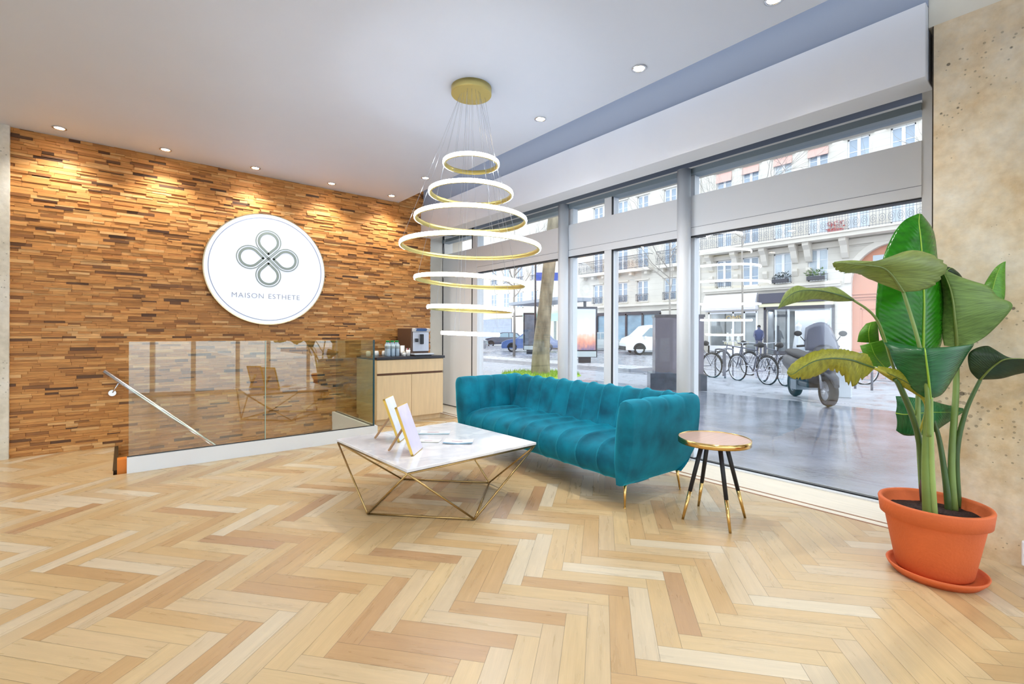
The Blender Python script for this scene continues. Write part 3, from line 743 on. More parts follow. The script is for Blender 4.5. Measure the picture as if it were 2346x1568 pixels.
# ---- coffee counter
M['oak'] = mat('pale_oak_veneer', (226, 200, 160), .4, var=.06, scale=3, stretch=(9, 9, 1)); M['slot'] = mat('dark_grip_slot', (96, 60, 36), .5)
x0, x1, yf, yb = 2.50, 3.49, 5.745, D-.024
cb = thing('coffee_cabinet', 'pale oak cabinet with dark worktop standing at the end of the wood wall', 'cabinet', ((x0+x1)/2, 6.08, 0))
b = MB(); b.box(x0, yf+.02, .07, x1, yb, .845); b.box(x0+.02, yf+.06, 0, x1-.02, yb-.02, .07); b.build('body', M['oak'], cb)
b = MB(); b.box(x0-.004, yf-.012, .85, x1+.02, yb, .884); b.build('worktop', mat('black_stone_top', (40, 40, 48), .3, var=.1, scale=20), cb, label='black worktop', bevel=.003)
xm = (x0+x1)/2
b = MB(); b.box(x0+.004, yf, .672, x1-.004, yf+.02, .842); b.build('drawer_front', M['oak'], cb)
for (a, c_) in ((x0+.004, xm-.003), (xm+.003, x1-.004)):
    b = MB(); b.box(a, yf, .075, c_, yf+.02, .642); b.build('door', M['oak'], cb)
b = MB(); b.box(x0+.012, yf+.010, .645, x1-.012, yf+.021, .671); b.build('grip_slot', M['slot'], cb, label='dark grip groove')
wt = .884
# coffee machine
cm = thing('coffee_machine', 'silver and brown bean-to-cup coffee machine on the black worktop', 'coffee machine', (3.22, 6.0, wt))
bx = lambda n, m_, a, **k: (lambda q: (q.box(*a), q.build(n, m_, cm, **k)))(MB())[1]
bx('housing', mat('brown_machine_side', (92, 66, 52), .35), (3.08, 5.93, wt+.03, 3.36, 6.36, wt+.385), bevel=.012)
bx('front_panel', mat('silver_machine_front', (196, 200, 212), .28, .35), (3.10, 5.905, wt+.06, 3.35, 5.93, wt+.335), bevel=.008)
b = MB(); b.prism([(5.93, wt+.385), (5.87, wt+.375), (5.895, wt+.335), (5.93, wt+.335)], 3.095, 3.355, 'x'); b.build('control_bezel', mat('white_bezel', (222, 226, 232), .3), cm)
b = MB(); b.prism([(5.9285, wt+.387), (5.868, wt+.3765), (5.889, wt+.342), (5.9, wt+.35)], 3.135, 3.30, 'x'); sc_ = b.build('display', mat('lit_blue_display', (30, 70, 120), .2, emit=.4), cm, label='dark blue lit display')
bx('spout', M['dark'], (3.205, 5.86, wt+.16, 3.245, 5.91, wt+.30), bevel=.008); bx('milk_nozzle', M['dark'], (3.13, 5.87, wt+.19, 3.165, 5.91, wt+.24), bevel=.006)
bx('drip_tray', mat('silver_tray', (214, 218, 226), .3, .3), (3.07, 5.80, wt+.012, 3.37, 5.93, wt+.035), bevel=.006); bx('foot', M['dark'], (3.10, 5.83, wt, 3.35, 6.33, wt+.03))
# bottles
bot_c = mat('bottle_water_plastic', (176, 196, 214), .12, spec=.8); bot_l = mat('bottle_label', (206, 222, 226), .4, var=.1, scale=60); capg = mat('green_bottle_cap', (20, 140, 60), .4)
def bottle(): 
    t = local('water_bottle', '', 'bottle', (0, 0, 0), 0, 'water bottles on the counter')
    b = MB(); b.lathe([(.0, 0), (.026, .001), (.028, .01), (.027, .06), (.028, .13), (.026, .155), (.013, .185), (.012, .195), (0, .195)], n=18); b.build('bottle_body', bot_c, t, True)
    b = MB(); b.lathe([(.0285, .105), (.0285, .155), (.0266, .158), (.0266, .105)], n=18, closed=True); b.build('bottle_label', bot_l, t, True)
    b = MB(); b.lathe([(.0145, .19), (.0145, .212), (0, .213)], n=16); b.build('bottle_cap', capg, t, True)
    return t
proto = bottle(); k = 0
labs = [('front row', 'left end'), ('front row', 'middle'), ('front row', 'right end'), ('rear row', 'left end'), ('rear row', 'middle'), ('rear row', 'right end')]
for r_ in range(2):
    for c_ in range(3):
        o = proto if k == 0 else copy_tree(proto)
        place(o, (2.745+.066*c_+.012*r_, 5.93+.075*r_, wt), 0, 'small green-capped water bottle on the counter, %s of the %s' % (labs[k][1], labs[k][0])); k += 1
# cups
porc = mat('white_porcelain', (236, 234, 230), .3)
def cup():
    t = local('white_cup', '', 'cup', (0, 0, 0), 0, 'white upturned cups on the counter')
    b = MB(); b.lathe([(.03, 0), (.032, .03), (.030, .058), (.022, .07), (0, .071)], n=20); b.build('cup_body', porc, t, True)
    return t
c0 = cup()
for k, (x, lb) in enumerate(((2.345, 'leftmost'), (2.46, 'middle'), (2.57, 'rightmost, beside the glass corner'))):
    o = c0 if k == 0 else copy_tree(c0)
    place(o, (x+.19, 6.10, wt), 0, 'white upturned cup behind the glass panel, %s of three' % lb)
def pot_(name, lb, cat, loc, r, h, mt_, extra=None):
    t = thing(name, lb, cat, loc); b = MB(); b.lathe([(0, 0), (r*.8, 0), (r, h), (r*.9, h), (r*.72, .01), (0, .01)], loc, 20); b.build('body', mt_, t, True)
    return t
t = pot_('stirrer_tumbler', 'white tumbler of pink sugar sticks beside the coffee machine', 'tumbler', (3.0, 5.86, wt), .032, .085, porc)
pk = mat('pink_sachet', (206, 120, 130), .5)
for k in range(5):
    b = MB(); a = k*1.26; b.cyl((3.0+.008*cos(a), 5.86+.008*sin(a), wt+.012), (3.0+.026*cos(a), 5.86+.026*sin(a), wt+.108), .004, n=6); b.build('sugar_stick', pk if k % 2 else porc, t)
t = thing('stacked_cup_tower', 'tall stack of white paper cups behind the tumbler', 'cup stack', (2.975, 5.98, wt)); b = MB()
for k in range(7): b.lathe([(.024, .012*k), (.031, .012*k+.07), (.028, .012*k+.07)], (2.975, 5.98, wt), 18)
b.build('nested_cups', porc, t, True)
t = thing('cream_jar', 'small cream jar with a round lid next to the water bottles', 'jar', (2.93, 5.84, wt)); b = MB(); b.lathe([(0, 0), (.022, 0), (.026, .03), (.02, .05), (0, .05)], (2.93, 5.84, wt), 18); b.build('jar_body', porc, t, True)
b = MB(); b.lathe([(.021, .05), (.018, .062), (.005, .068), (0, .072)], (2.93, 5.84, wt), 18); b.build('lid', mat('cream_lid', (224, 214, 190), .4), t, True)

# ---- potted bird-of-paradise
px_, py_ = 3.135, .46
terra = mat('terracotta', (214, 104, 52), .7, var=.09, scale=5, bump=.15, bscale=90)
pot = thing('plant_pot', 'large terracotta pot holding the tall plant by the concrete pier', 'plant pot', (px_, py_, 0))
Z0 = .02
b = MB(); b.lathe([(0, Z0), (.143, Z0), (.15, Z0+.01), (.194, Z0+.255), (.196, Z0+.262), (.214, Z0+.268), (.222, Z0+.335), (.219, Z0+.342), (.206, Z0+.342), (.2, Z0+.33), (.19, Z0+.26), (.0, Z0+.26)], (px_, py_, 0), 72); b.build('pot_body', terra, pot, True)
so_ = mat('dark_potting_soil', (52, 32, 26), .95, var=.5, scale=90, bump=1, bscale=160)
b = MB(); rows = []
rr_ = random.Random(5)
for i in range(13):
    r = .197*i/12; rows.append([(px_+r*cos(2*pi*j/48), py_+r*sin(2*pi*j/48), Z0+.285+rr_.uniform(-.005, .005)*(i > 0)) for j in range(48)])
b.grid(rows, True); b.build('soil', so_, pot, True)
sau = thing('pot_saucer', 'round terracotta saucer on the parquet under the large pot', 'saucer', (px_-.01, py_-.01, 0))
b = MB(); b.lathe([(0, 0), (.165, 0), (.19, .03), (.196, .044), (.188, .046), (.178, .034), (.158, .019), (0, .019)], (px_-.01, py_-.01, 0), 64); b.build('saucer_dish', terra, sau, True)
pl = thing('bird_of_paradise_plant', 'tall plant with broad green banana-like leaves in the terracotta pot', 'potted plant', (px_, py_, Z0+.28))
def leaf_mat(name, top, under, vein=(150, 200, 60), gl=.3):
    mt, nt, b = new_mat(name); N = nt.nodes.new; L = nt.links.new
    uv = N('ShaderNodeUVMap'); uv.uv_map = 'leaf'; sp = N('ShaderNodeSeparateXYZ'); L(uv.outputs[0], sp.inputs[0])
    # side veins: fine ribs slanting off the midrib (u across, v along)
    ab = N('ShaderNodeMath'); ab.operation = 'ABSOLUTE'; L(sp.outputs[0], ab.inputs[0])
    sl = N('ShaderNodeMath'); sl.operation = 'MULTIPLY_ADD'; L(ab.outputs[0], sl.inputs[0]); sl.inputs[1].default_value = -.16; L(sp.outputs[1], sl.inputs[2])
    sc = N('ShaderNodeMath'); sc.operation = 'MULTIPLY'; L(sl.outputs[0], sc.inputs[0]); sc.inputs[1].default_value = 210
    sn = N('ShaderNodeMath'); sn.operation = 'SINE'; L(sc.outputs[0], sn.inputs[0])
    no = N('ShaderNodeTexNoise'); no.inputs['Scale'].default_value = 1; mp = N('ShaderNodeMapping'); mp.inputs['Scale'].default_value = (2, 34, 1); L(uv.outputs[0], mp.inputs[0]); L(mp.outputs[0], no.inputs[0]); no.inputs['Detail'].default_value = 4
    mr = N('ShaderNodeMapRange'); mr.inputs['From Min'].default_value = .3; mr.inputs['From Max'].default_value = .7; mr.inputs['To Min'].default_value = .72; mr.inputs['To Max'].default_value = 1.25; L(no.outputs[0], mr.inputs[0])
    ge = N('ShaderNodeNewGeometry'); mx = N('ShaderNodeMix'); mx.data_type = 'RGBA'
    at = N('ShaderNodeAttribute'); at.attribute_name = 'under'; L(at.outputs['Fac'], mx.inputs['Factor'])
    mx.inputs['A'].default_value = lin(top); mx.inputs['B'].default_value = lin(under)
    vm = N('ShaderNodeVectorMath'); vm.operation = 'SCALE'; L(mx.outputs['Result'], vm.inputs[0]); L(mr.outputs[0], vm.inputs['Scale'])
    L(vm.outputs[0], b.inputs['Base Color']); b.inputs['Roughness'].default_value = gl
    bp = N('ShaderNodeBump'); bp.inputs['Strength'].default_value = .13; bp.inputs['Distance'].default_value = .003; L(sn.outputs[0], bp.inputs['Height']); L(bp.outputs[0], b.inputs['Normal'])
    out = nt.nodes['Material Output']; ml = N('ShaderNodeMixShader'); tl = N('ShaderNodeBsdfTranslucent'); L(vm.outputs[0], tl.inputs[0]); ml.inputs[0].default_value = .3
    L(b.outputs[0], ml.inputs[1]); L(tl.outputs[0], ml.inputs[2]); L(ml.outputs[0], out.inputs[0])
    return mt
LM = {'bright': leaf_mat('glossy_green_leaf', (44, 136, 14), (70, 150, 20), gl=.22), 'olive': leaf_mat('olive_leaf_underside', (148, 164, 84), (120, 140, 60), gl=.45),
      'yellow': leaf_mat('yellowish_leaf', (168, 164, 52), (150, 150, 40), gl=.45), 'deep': leaf_mat('deep_green_leaf', (52, 118, 66), (40, 90, 46), gl=.25), 'dark': leaf_mat('dark_leaf', (50, 74, 42), (40, 60, 34), gl=.35), 'light': leaf_mat('light_green_leaf', (108, 170, 52), (110, 170, 50), gl=.35), 'mid': leaf_mat('mid_green_leaf', (130, 160, 82), (100, 140, 60), gl=.4)}
ribm = mat('pale_midrib', (150, 190, 60), .4); ribo = mat('olive_midrib', (120, 136, 66), .45)
def leaf(stations, kind, rib=ribm, n=7, m_=9, ribr=.006, cup=0.0, label=None, rag=0):
    """stations from stalk to tip, each (edge, midrib, edge) as (px, py, distance)"""
    cols = [catmull([P(*s[k]) for s in stations], n) for k in range(3)]
    rows = []; K = len(cols[0])
    for i in range(K):
        l, c, r = cols[0][i], cols[1][i], cols[2][i]; row = []
        if rag and 2 < i < K-3:
            l = l.lerp(c, rr_.choice((0, 0, 0, .04, .12))*rag); r = r.lerp(c, rr_.choice((0, 0, .02, .05))*rag)
        for j in range(-m_, m_+1):
            t = abs(j)/m_; e = l if j < 0 else r; p = c.lerp(e, t)
            sag = sin(pi*t)*(e-c).length*.10*(1+cup)
            p = p+FW*-sag*.8; row.append(p)
        rows.append(row)
    b = MB(); b.grid(rows); o = b.build('leaf', LM[kind], pl, True, label)
    me = o.data; ul = me.uv_layers.new(name='leaf'); nn = 2*m_+1
    for lp in me.loops:
        vi = lp.vertex_index; ul.data[lp.index].uv = ((vi % nn)/m_-1, (vi//nn)/(K-1))
    at = me.attributes.new('under', 'FLOAT', 'POINT'); at.data.foreach_set('value', [0.0]*len(me.vertices))
    md = o.modifiers.new('thick', 'SOLIDIFY'); md.thickness = .0012; md.offset = 0
    b = MB(); pts = cols[1]; b.tube([p-FW*.001 for p in pts], [ribr*(1-.85*i/(K-1)) for i in range(K)], 8)
    b.build('midrib', rib, o, True)
    return o
def stem(pts, r0, r1, mt_, n=8):
    q = catmull([P(*p) for p in pts], n); k = len(q); b = MB(); b.tube(q, [r0+(r1-r0)*i/(k-1) for i in range(k)], 10); return b.build('stem', mt_, pl, True)
stg = mat('green_stem', (122, 146, 74), .4, var=.15, scale=6); std = mat('dark_green_stem', (70, 96, 44), .4, var=.2, scale=6); stl = mat('light_green_stem', (158, 184, 104), .4, var=.12, scale=6)
dA = 2.42
leaf([[(2090, 836, 2.42), (2113, 840, 2.40), (2140, 822, 2.46)], [(2040, 812, 2.42), (2115, 800, 2.38), (2156, 790, 2.47)], [(2010, 745, 2.44), (2116, 745, 2.37), (2163, 745, 2.5)], [(2007, 690, 2.45), (2117, 690, 2.38), (2162, 690, 2.5)],
      [(2018, 610, 2.47), (2114, 610, 2.40), (2150, 610, 2.5)], [(2042, 545, 2.5), (2109, 545, 2.44), (2143, 548, 2.52)], [(2070, 507, 2.52), (2105, 510, 2.48), (2134, 520, 2.53)], [(2103, 490, 2.53), (2107, 490, 2.53), (2112, 491, 2.53)]], 'bright', ribr=.007, label='broad upright glossy leaf')
leaf([[(2064, 668, 2.2), (2069, 670, 2.2), (2076, 669, 2.2)], [(1996, 642, 2.2), (2056, 650, 2.17), (2118, 664, 2.22)], [(1972, 630, 2.18), (2040, 628, 2.14), (2152, 645, 2.24)], [(1952, 626, 2.15), (2022, 614, 2.10), (2167, 602, 2.22)],
      [(1930, 627, 2.1), (1995, 609, 2.06), (2092, 573, 2.16)], [(1918, 622, 2.06), (1960, 606, 2.03), (2020, 597, 2.08)], [(1910, 612, 2.03), (1932, 603, 2.01), (1950, 597, 2.04)], [(1907, 604, 2.0), (1909, 603, 2.0), (1912, 600, 2.0)]], 'olive', ribo, label='drooping pale leaf in front of the upright one', rag=1)
leaf([[(1952, 690, 2.2), (1955, 688, 2.2), (1957, 686, 2.2)], [(1915, 691, 2.18), (1925, 677, 2.14), (1916, 659, 2.2)], [(1870, 686, 2.14), (1888, 668, 2.1), (1882, 660, 2.16)], [(1838, 690, 2.1), (1852, 665, 2.06), (1850, 660, 2.1)],
      [(1814, 696, 2.06), (1822, 670, 2.03), (1825, 655, 2.06)], [(1794, 703, 2.03), (1799, 686, 2.01), (1800, 670, 2.03)], [(1782, 708, 2.0), (1783, 706, 2.0), (1785, 700, 2.0)]], 'olive', std, ribr=.004, label='small arched leaf reaching left')
leaf([[(2000, 848, 2.2), (2002, 843, 2.2), (2000, 838, 2.2)], [(1975, 872, 2.17), (1976, 834, 2.13), (1988, 812, 2.16)], [(1948, 886, 2.14), (1952, 826, 2.08), (1965, 808, 2.12)], [(1922, 858, 2.1), (1925, 822, 2.04), (1935, 800, 2.1)],
      [(1898, 850, 2.07), (1897, 822, 2.01), (1908, 800, 2.06)], [(1862, 866, 2.03), (1866, 828, 1.98), (1878, 801, 2.03)], [(1832, 870, 2.0), (1838, 843, 1.96), (1842, 815, 2.0)], [(1812, 866, 1.97), (1815, 858, 1.96), (1812, 836, 1.97)], [(1803, 856, 1.96), (1803, 853, 1.96), (1804, 850, 1.96)]], 'yellow', std, ribr=.005, label='large yellowish torn leaf reaching left', rag=2)
leaf([[(2122, 913, 2.2), (2131, 914, 2.2), (2140, 912, 2.2)], [(2094, 895, 2.2), (2129, 890, 2.15), (2162, 900, 2.2)], [(2062, 858, 2.22), (2126, 860, 2.12), (2192, 853, 2.2)], [(2044, 822, 2.24), (2122, 828, 2.1), (2214, 816, 2.2)],
      [(2038, 803, 2.25), (2119, 803, 2.1), (2231, 790, 2.2)], [(2028, 790, 2.28), (2118, 798, 2.14), (2222, 791, 2.24)], [(2022, 780, 2.32), (2118, 800, 2.22), (2205, 795, 2.3)]], 'deep', ribr=.006, label='broad dark green leaf facing the camera')
leaf([[(2163, 792, 2.46), (2192, 797, 2.44), (2215, 796, 2.4)], [(2159, 772, 2.46), (2190, 768, 2.42), (2262, 768, 2.38)], [(2157, 738, 2.46), (2187, 735, 2.4), (2312, 716, 2.34)], [(2160, 704, 2.48), (2184, 700, 2.4), (2317, 695, 2.34)],
      [(2158, 668, 2.5), (2178, 668, 2.42), (2286, 680, 2.36)], [(2154, 640, 2.5), (2168, 640, 2.44), (2262, 655, 2.38)], [(2150, 614, 2.52), (2156, 616, 2.5), (2205, 640, 2.46)]], 'mid', ribo, ribr=.009, label='broad folded leaf against the concrete')
leaf([[(2240, 678, 2.4), (2266, 690, 2.38), (2292, 712, 2.36)], [(2250, 662, 2.41), (2274, 662, 2.38), (2302, 680, 2.38)], [(2262, 640, 2.42), (2282, 634, 2.38), (2303, 640, 2.39)], [(2280, 614, 2.41), (2291, 612, 2.4), (2303, 612, 2.4)], [(2296, 602, 2.4), (2300, 600, 2.4), (2304, 599, 2.4)]], 'light', ribr=.002, label='curled leaf end at the right')
leaf([[(2152, 628, 2.56), (2158, 632, 2.56), (2164, 634, 2.56)], [(2155, 615, 2.56), (2172, 618, 2.54), (2190, 632, 2.54)], [(2160, 610, 2.57), (2180, 614, 2.55), (2204, 636, 2.55)], [(2175, 612, 2.58), (2190, 620, 2.57), (2200, 632, 2.57)]], 'dark', ribr=.002)
leaf([[(2238, 868, 2.4), (2245, 871, 2.4), (2252, 870, 2.4)], [(2221, 846, 2.4), (2262, 852, 2.36), (2292, 868, 2.38)], [(2221, 808, 2.4), (2282, 835, 2.33), (2330, 858, 2.36)], [(2264, 793, 2.38), (2302, 824, 2.3), (2370, 850, 2.34)], [(2292, 821, 2.34), (2332, 822, 2.28), (2396, 840, 2.28)], [(2350, 822, 2.3), (2372, 824, 2.26), (2410, 830, 2.26)]], 'dark', ribo, label='dark leaf leaving the frame at the right')
leaf([[(1992, 838, 2.62), (2030, 846, 2.62), (2046, 832, 2.62)], [(1976, 808, 2.62), (2005, 815, 2.6), (2046, 800, 2.62)], [(1970, 792, 2.64), (1994, 786, 2.62), (2030, 776, 2.64)]], 'light', ribr=.003)
leaf([[(1964, 784, 2.66), (1992, 786, 2.66), (2014, 784, 2.66)], [(1969, 762, 2.66), (1990, 760, 2.64), (2012, 756, 2.66)], [(1984, 742, 2.68), (1996, 738, 2.68), (2008, 736, 2.68)]], 'light', ribr=.003)
leaf([[(2053, 987, 2.5), (2052, 947, 2.5), (2052, 908, 2.5)], [(2072, 998, 2.5), (2072, 950, 2.46), (2074, 909, 2.5)], [(2100, 998, 2.48), (2100, 948, 2.44), (2102, 913, 2.48)], [(2132, 994, 2.48), (2135, 945, 2.44), (2135, 919, 2.48)], [(2164, 974, 2.5), (2168, 945, 2.48), (2168, 928, 2.5)], [(2205, 946, 2.52), (2206, 944, 2.52), (2207, 936, 2.52)]], 'deep', ribr=.003, label='low leaf behind the stems')
stem([(2124, 1184, 2.30), (2120, 1080, 2.28), (2122, 980, 2.25), (2128, 910, 2.2)], .019, .011, stg)
stem([(2140, 1184, 2.29), (2134, 1080, 2.27), (2132, 980, 2.24), (2132, 910, 2.2)], .016, .010, stl)
stem([(2118, 1150, 2.36), (2110, 1040, 2.32), (2095, 970, 2.28), (2062, 888, 2.22), (2050, 870, 2.2)], .016, .009, std)
stem([(2104, 1000, 2.30), (2120, 925, 2.26), (2060, 872, 2.22), (2001, 843, 2.2)], .006, .007, mat('yellow_stalk', (176, 166, 60), .45))
stem([(2174, 1172, 2.40), (2165, 1090, 2.42), (2150, 1000, 2.45), (2132, 946, 2.46)], .017, .008, std)
stem([(2186, 1172, 2.40), (2180, 1060, 2.42), (2190, 900, 2.46), (2191, 795, 2.48)], .018, .012, stg)
stem([(2196, 1165, 2.42), (2192, 1040, 2.42), (2212, 945, 2.42), (2246, 870, 2.40)], .015, .008, std)
stem([(2112, 1120, 2.38), (2104, 980, 2.38), (2104, 900, 2.40), (2113, 838, 2.41)], .013, .010, stg)
stem([(2128, 1000, 2.2), (2122, 880, 2.15), (2103, 780, 2.15), (2069, 668, 2.2)], .010, .007, stg)
stem([(2100, 960, 2.4), (2050, 850, 2.34), (2010, 735, 2.26), (1955, 688, 2.2)], .008, .005, stg)
b = MB(); b.tube([P(2116, 1150, 2.33), P(2112, 1120, 2.33), P(2109, 1100, 2.33)], [.014, .012, .002], 8); b.build('dry_sheath', mat('brown_dry_sheath', (88, 56, 50), .7), pl, True)
leaf([[(2124, 921, 2.2), (2130, 917, 2.2), (2134, 910, 2.2)], [(2082, 895, 2.22), (2082, 880, 2.2), (2098, 862, 2.22)], [(2042, 872, 2.22), (2044, 860, 2.2), (2062, 849, 2.22)], [(2006, 848, 2.22), (2008, 844, 2.21), (2012, 839, 2.22)]], 'yellow', std, ribr=.003, label='folded yellowish leaf base along the stalk')
# small white socket box low on the concrete at the right edge
q = onX(2343, 1262, 3.565); t = thing('wall_socket', 'white socket box low on the concrete at the right edge of the photo', 'socket', (3.565, q.y, q.z))
b = MB(); b.box(3.535, q.y-.05, q.z-.07, 3.5645, q.y+.003, q.z+.055); b.build('socket_cover', M['frame'], t, bevel=.006)
# =====================================================================
#                          STREET
# =====================================================================
GZ = -.03
def wet(name, rgb, rough, var, bump, scale=2.0, spec=.5):
    mt, nt, b = new_mat(name); N = nt.nodes.new; L = nt.links.new
    tc = N('ShaderNodeTexCoord'); n = N('ShaderNodeTexNoise'); n.inputs['Scale'].default_value = scale; n.inputs['Detail'].default_value = 7; L(tc.outputs['Object'], n.inputs[0])
    c = lin(rgb); r = N('ShaderNodeValToRGB'); r.color_ramp.elements[0].position = .3; r.color_ramp.elements[1].position = .7
    r.color_ramp.elements[0].color = (*[v*(1-var) for v in c[:3]], 1); r.color_ramp.elements[1].color = (*[min(1, v*(1+var)) for v in c[:3]], 1)
    L(n.outputs[0], r.inputs[0]); L(r.outputs[0], b.inputs['Base Color'])
    rr = N('ShaderNodeMapRange'); rr.inputs['From Min'].default_value = .35; rr.inputs['From Max'].default_value = .65; rr.inputs['To Min'].default_value = rough*.5; rr.inputs['To Max'].default_value = rough*2
    L(n.outputs[0], rr.inputs[0]); L(rr.outputs[0], b.inputs['Roughness']); b.inputs['Specular IOR Level'].default_value = spec
    n2 = N('ShaderNodeTexNoise'); n2.inputs['Scale'].default_value = 30; n2.inputs['Detail'].default_value = 5; mp = N('ShaderNodeMapping'); mp.inputs['Scale'].default_value = (1.3, .7, 1); L(tc.outputs['Object'], mp.inputs[0]); L(mp.outputs[0], n2.inputs[0])
    bp = N('ShaderNodeBump'); bp.inputs['Strength'].default_value = bump; bp.inputs['Distance'].default_value = .01; L(n2.outputs[0], bp.inputs['Height']); L(bp.outputs[0], b.inputs['Normal'])
    return mt
b = MB(); b.box(W+.02, -14, -.3, 9.55, 8.4, GZ); b.box(-40, -30, -.3, -6.16, 30, GZ-.003); b.prism([(-20, rear(-20)-.1), (-20, -30), (W+.02, -30), (W+.02, rear(W)-.1)], -.3, GZ-.001); b.box(W+.02, 8.4, -.3, 9.2, 60, GZ); struct(b.build('ground_wet_paving', wet('wet_dark_paving', (128, 131, 144), .05, .35, .22, spec=1)))
b = MB(); b.box(9.55, -30, -.3, 15.6, 8.4, GZ-.002); b.box(9.2, 8.4, -.3, 12.2, 60, GZ-.002); struct(b.build('ground_pavement', wet('damp_pale_pavement', (160, 163, 173), .4, .08, .1, 3)))
b = MB(); b.box(15.6, -30, -.4, 26.5, 60, GZ-.12); b.box(12.2, 8.4, -.4, 15.6, 60, GZ-.12); struct(b.build('ground_road', wet('wet_asphalt', (150, 152, 162), .2, .12, .1, 3)))
b = MB(); b.box(26.5, -30, -.4, 31, 60, GZ); b.box(13.4, 9.8, -.4, 15.0, 22, GZ+.02); struct(b.build('ground_far_pavement', wet('far_damp_pavement', (188, 188, 194), .3, .08, .1, 3)))
b = MB(); b.box(12.1, 8.4, -.2, 12.3, 60, GZ+.012); b.box(15.5, -30, -.2, 15.7, 8.4, GZ+.012); b.box(26.4, -30, -.3, 26.6, 60, GZ+.012); b.box(13.3, 9.7, -.2, 15.1, 9.8, GZ+.03); b.box(12.2, 8.3, -.2, 15.7, 8.5, GZ+.012)
struct(b.build('ground_kerb', mat('granite_kerb', (150, 150, 158), .4)))
# grass ring round the tree
M['grassy'] = mat('bright_grass', (140, 178, 44), .8, var=.3, scale=30)
# ---------------- facades ----------------
XF = 30.0
def stone(name, rgb, joint=.35):
    mt, nt, b = new_mat(name); N = nt.nodes.new; L = nt.links.new; c = lin(rgb)
    tc = N('ShaderNodeTexCoord'); sp = N('ShaderNodeSeparateXYZ'); L(tc.outputs['Object'], sp.inputs[0])
    md = N('ShaderNodeMath'); md.operation = 'MODULO'; ad = N('ShaderNodeMath'); ad.operation = 'ADD'; ad.inputs[1].default_value = 50; L(sp.outputs[2], ad.inputs[0]); L(ad.outputs[0], md.inputs[0]); md.inputs[1].default_value = joint
    mr = N('ShaderNodeMapRange'); mr.inputs['From Min'].default_value = .0; mr.inputs['From Max'].default_value = .035; mr.inputs['To Min'].default_value = .80; mr.inputs['To Max'].default_value = 1; L(md.outputs[0], mr.inputs[0])
    n = N('ShaderNodeTexNoise'); n.inputs['Scale'].default_value = .7; n.inputs['Detail'].default_value = 7; L(tc.outputs['Object'], n.inputs[0])
    m2 = N('ShaderNodeMapRange'); m2.inputs['From Min'].default_value = .3; m2.inputs['From Max'].default_value = .7; m2.inputs['To Min'].default_value = .9; m2.inputs['To Max'].default_value = 1.05; L(n.outputs[0], m2.inputs[0])
    mu = N('ShaderNodeMath'); mu.operation = 'MULTIPLY'; L(mr.outputs[0], mu.inputs[0]); L(m2.outputs[0], mu.inputs[1])
    vm = N('ShaderNodeVectorMath'); vm.operation = 'SCALE'; vm.inputs[0].default_value = c[:3]; L(mu.outputs[0], vm.inputs['Scale']); L(vm.outputs[0], b.inputs['Base Color']); b.inputs['Roughness'].default_value = .85
    return mt
M['stoneR'] = stone('limestone_blocks', (212, 207, 198)); M['stoneL'] = stone('pale_limestone', (212, 207, 198), .45); M['stone'] = mat('carved_limestone', (214, 208, 198), .85, var=.04, scale=2)
M['wframe'] = mat('white_casement', (238, 240, 244), .4); M['wpane'] = mat('window_pane_blue', (150, 166, 184), .08, var=.25, scale=.6, spec=.8); M['wpane2'] = mat('window_pane_curtained', (196, 208, 218), .15, var=.12, scale=1.5)
M['iron'] = mat('wrought_iron', (70, 72, 84), .5); M['pink'] = mat('faded_pink_blind', (214, 176, 166), .8)
blockR = thing('apartment_building', 'pale stone building with long balcony and arched wooden door across the street', 'building', (XF, 10, 0))
blockL = thing('apartment_building', 'pale stone building seen left of the drainpipe, behind the white van', 'building', (XF, 24, 0))
def window(bl, y, z0, z1, wd=.92, curt=False, parent_label=None):
    """casement in a recess; y = centre"""
    b = MB(); x = XF+.14; h = wd/2
    b.box(x-.04, y-h, z0, x+.02, y-h+.07, z1); b.box(x-.04, y+h-.07, z0, x+.02, y+h, z1); b.box(x-.04, y-h, z1-.07, x+.02, y+h, z1); b.box(x-.04, y-h, z0, x+.02, y+h, z0+.09); b.box(x-.05, y-.075, z0, x+.02, y+.075, z1)
    for k in (1, 2): zz = z0+(z1-z0)*k/3; b.box(x-.02, y-h, zz-.015, x+.02, y+h, zz+.015)
    o = b.build('window_frame', M['wframe'], bl)
    b = MB(); b.box(x+.0, y-h+.02, z0+.02, x+.015, y+h-.02, z1-.02); b.build('pane', M['wpane2'] if curt else M['wpane'], o)
    return o
def wall_with_holes(mb, y0, y1, z0, z1, holes, x0=XF, x1=XF+.35):
    """holes: (ya,yb,za,zb); split into columns"""
    ys = sorted({y0, y1, *[h[0] for h in holes], *[h[1] for h in holes]})
    ys = [y for y in ys if y0 <= y <= y1]
    for a, c in zip(ys, ys[1:]):
        hs_ = sorted([(h[2], h[3]) for h in holes if h[0] <= a+1e-6 and h[1] >= c-1e-6]); z = z0
        for (za, zb) in hs_:
            if za > z: mb.box(x0, a, z, x1, c, za)
            z = zb
        if z1 > z: mb.box(x0, a, z, x1, c, z1)
colsR = [14.69, 13.02, 11.16, 9.33, 7.45, 5.6, 3.6, 1.7]
wr = 1.0
holes = []; wins = []
for i, y in enumerate(colsR):
    w3 = (9.6, 11.7); w2 = (6.85, 9.0); w1 = (4.2, 6.0)
    for (z0, z1) in (w3, w2) + ((w1,) if i < 4 else ()): holes.append((y-.5, y+.5, z0, z1)); wins.append((y, z0, z1, i))
    holes.append((y-.5, y+.5, 13, 15)); wins.append((y, 13, 15, i))
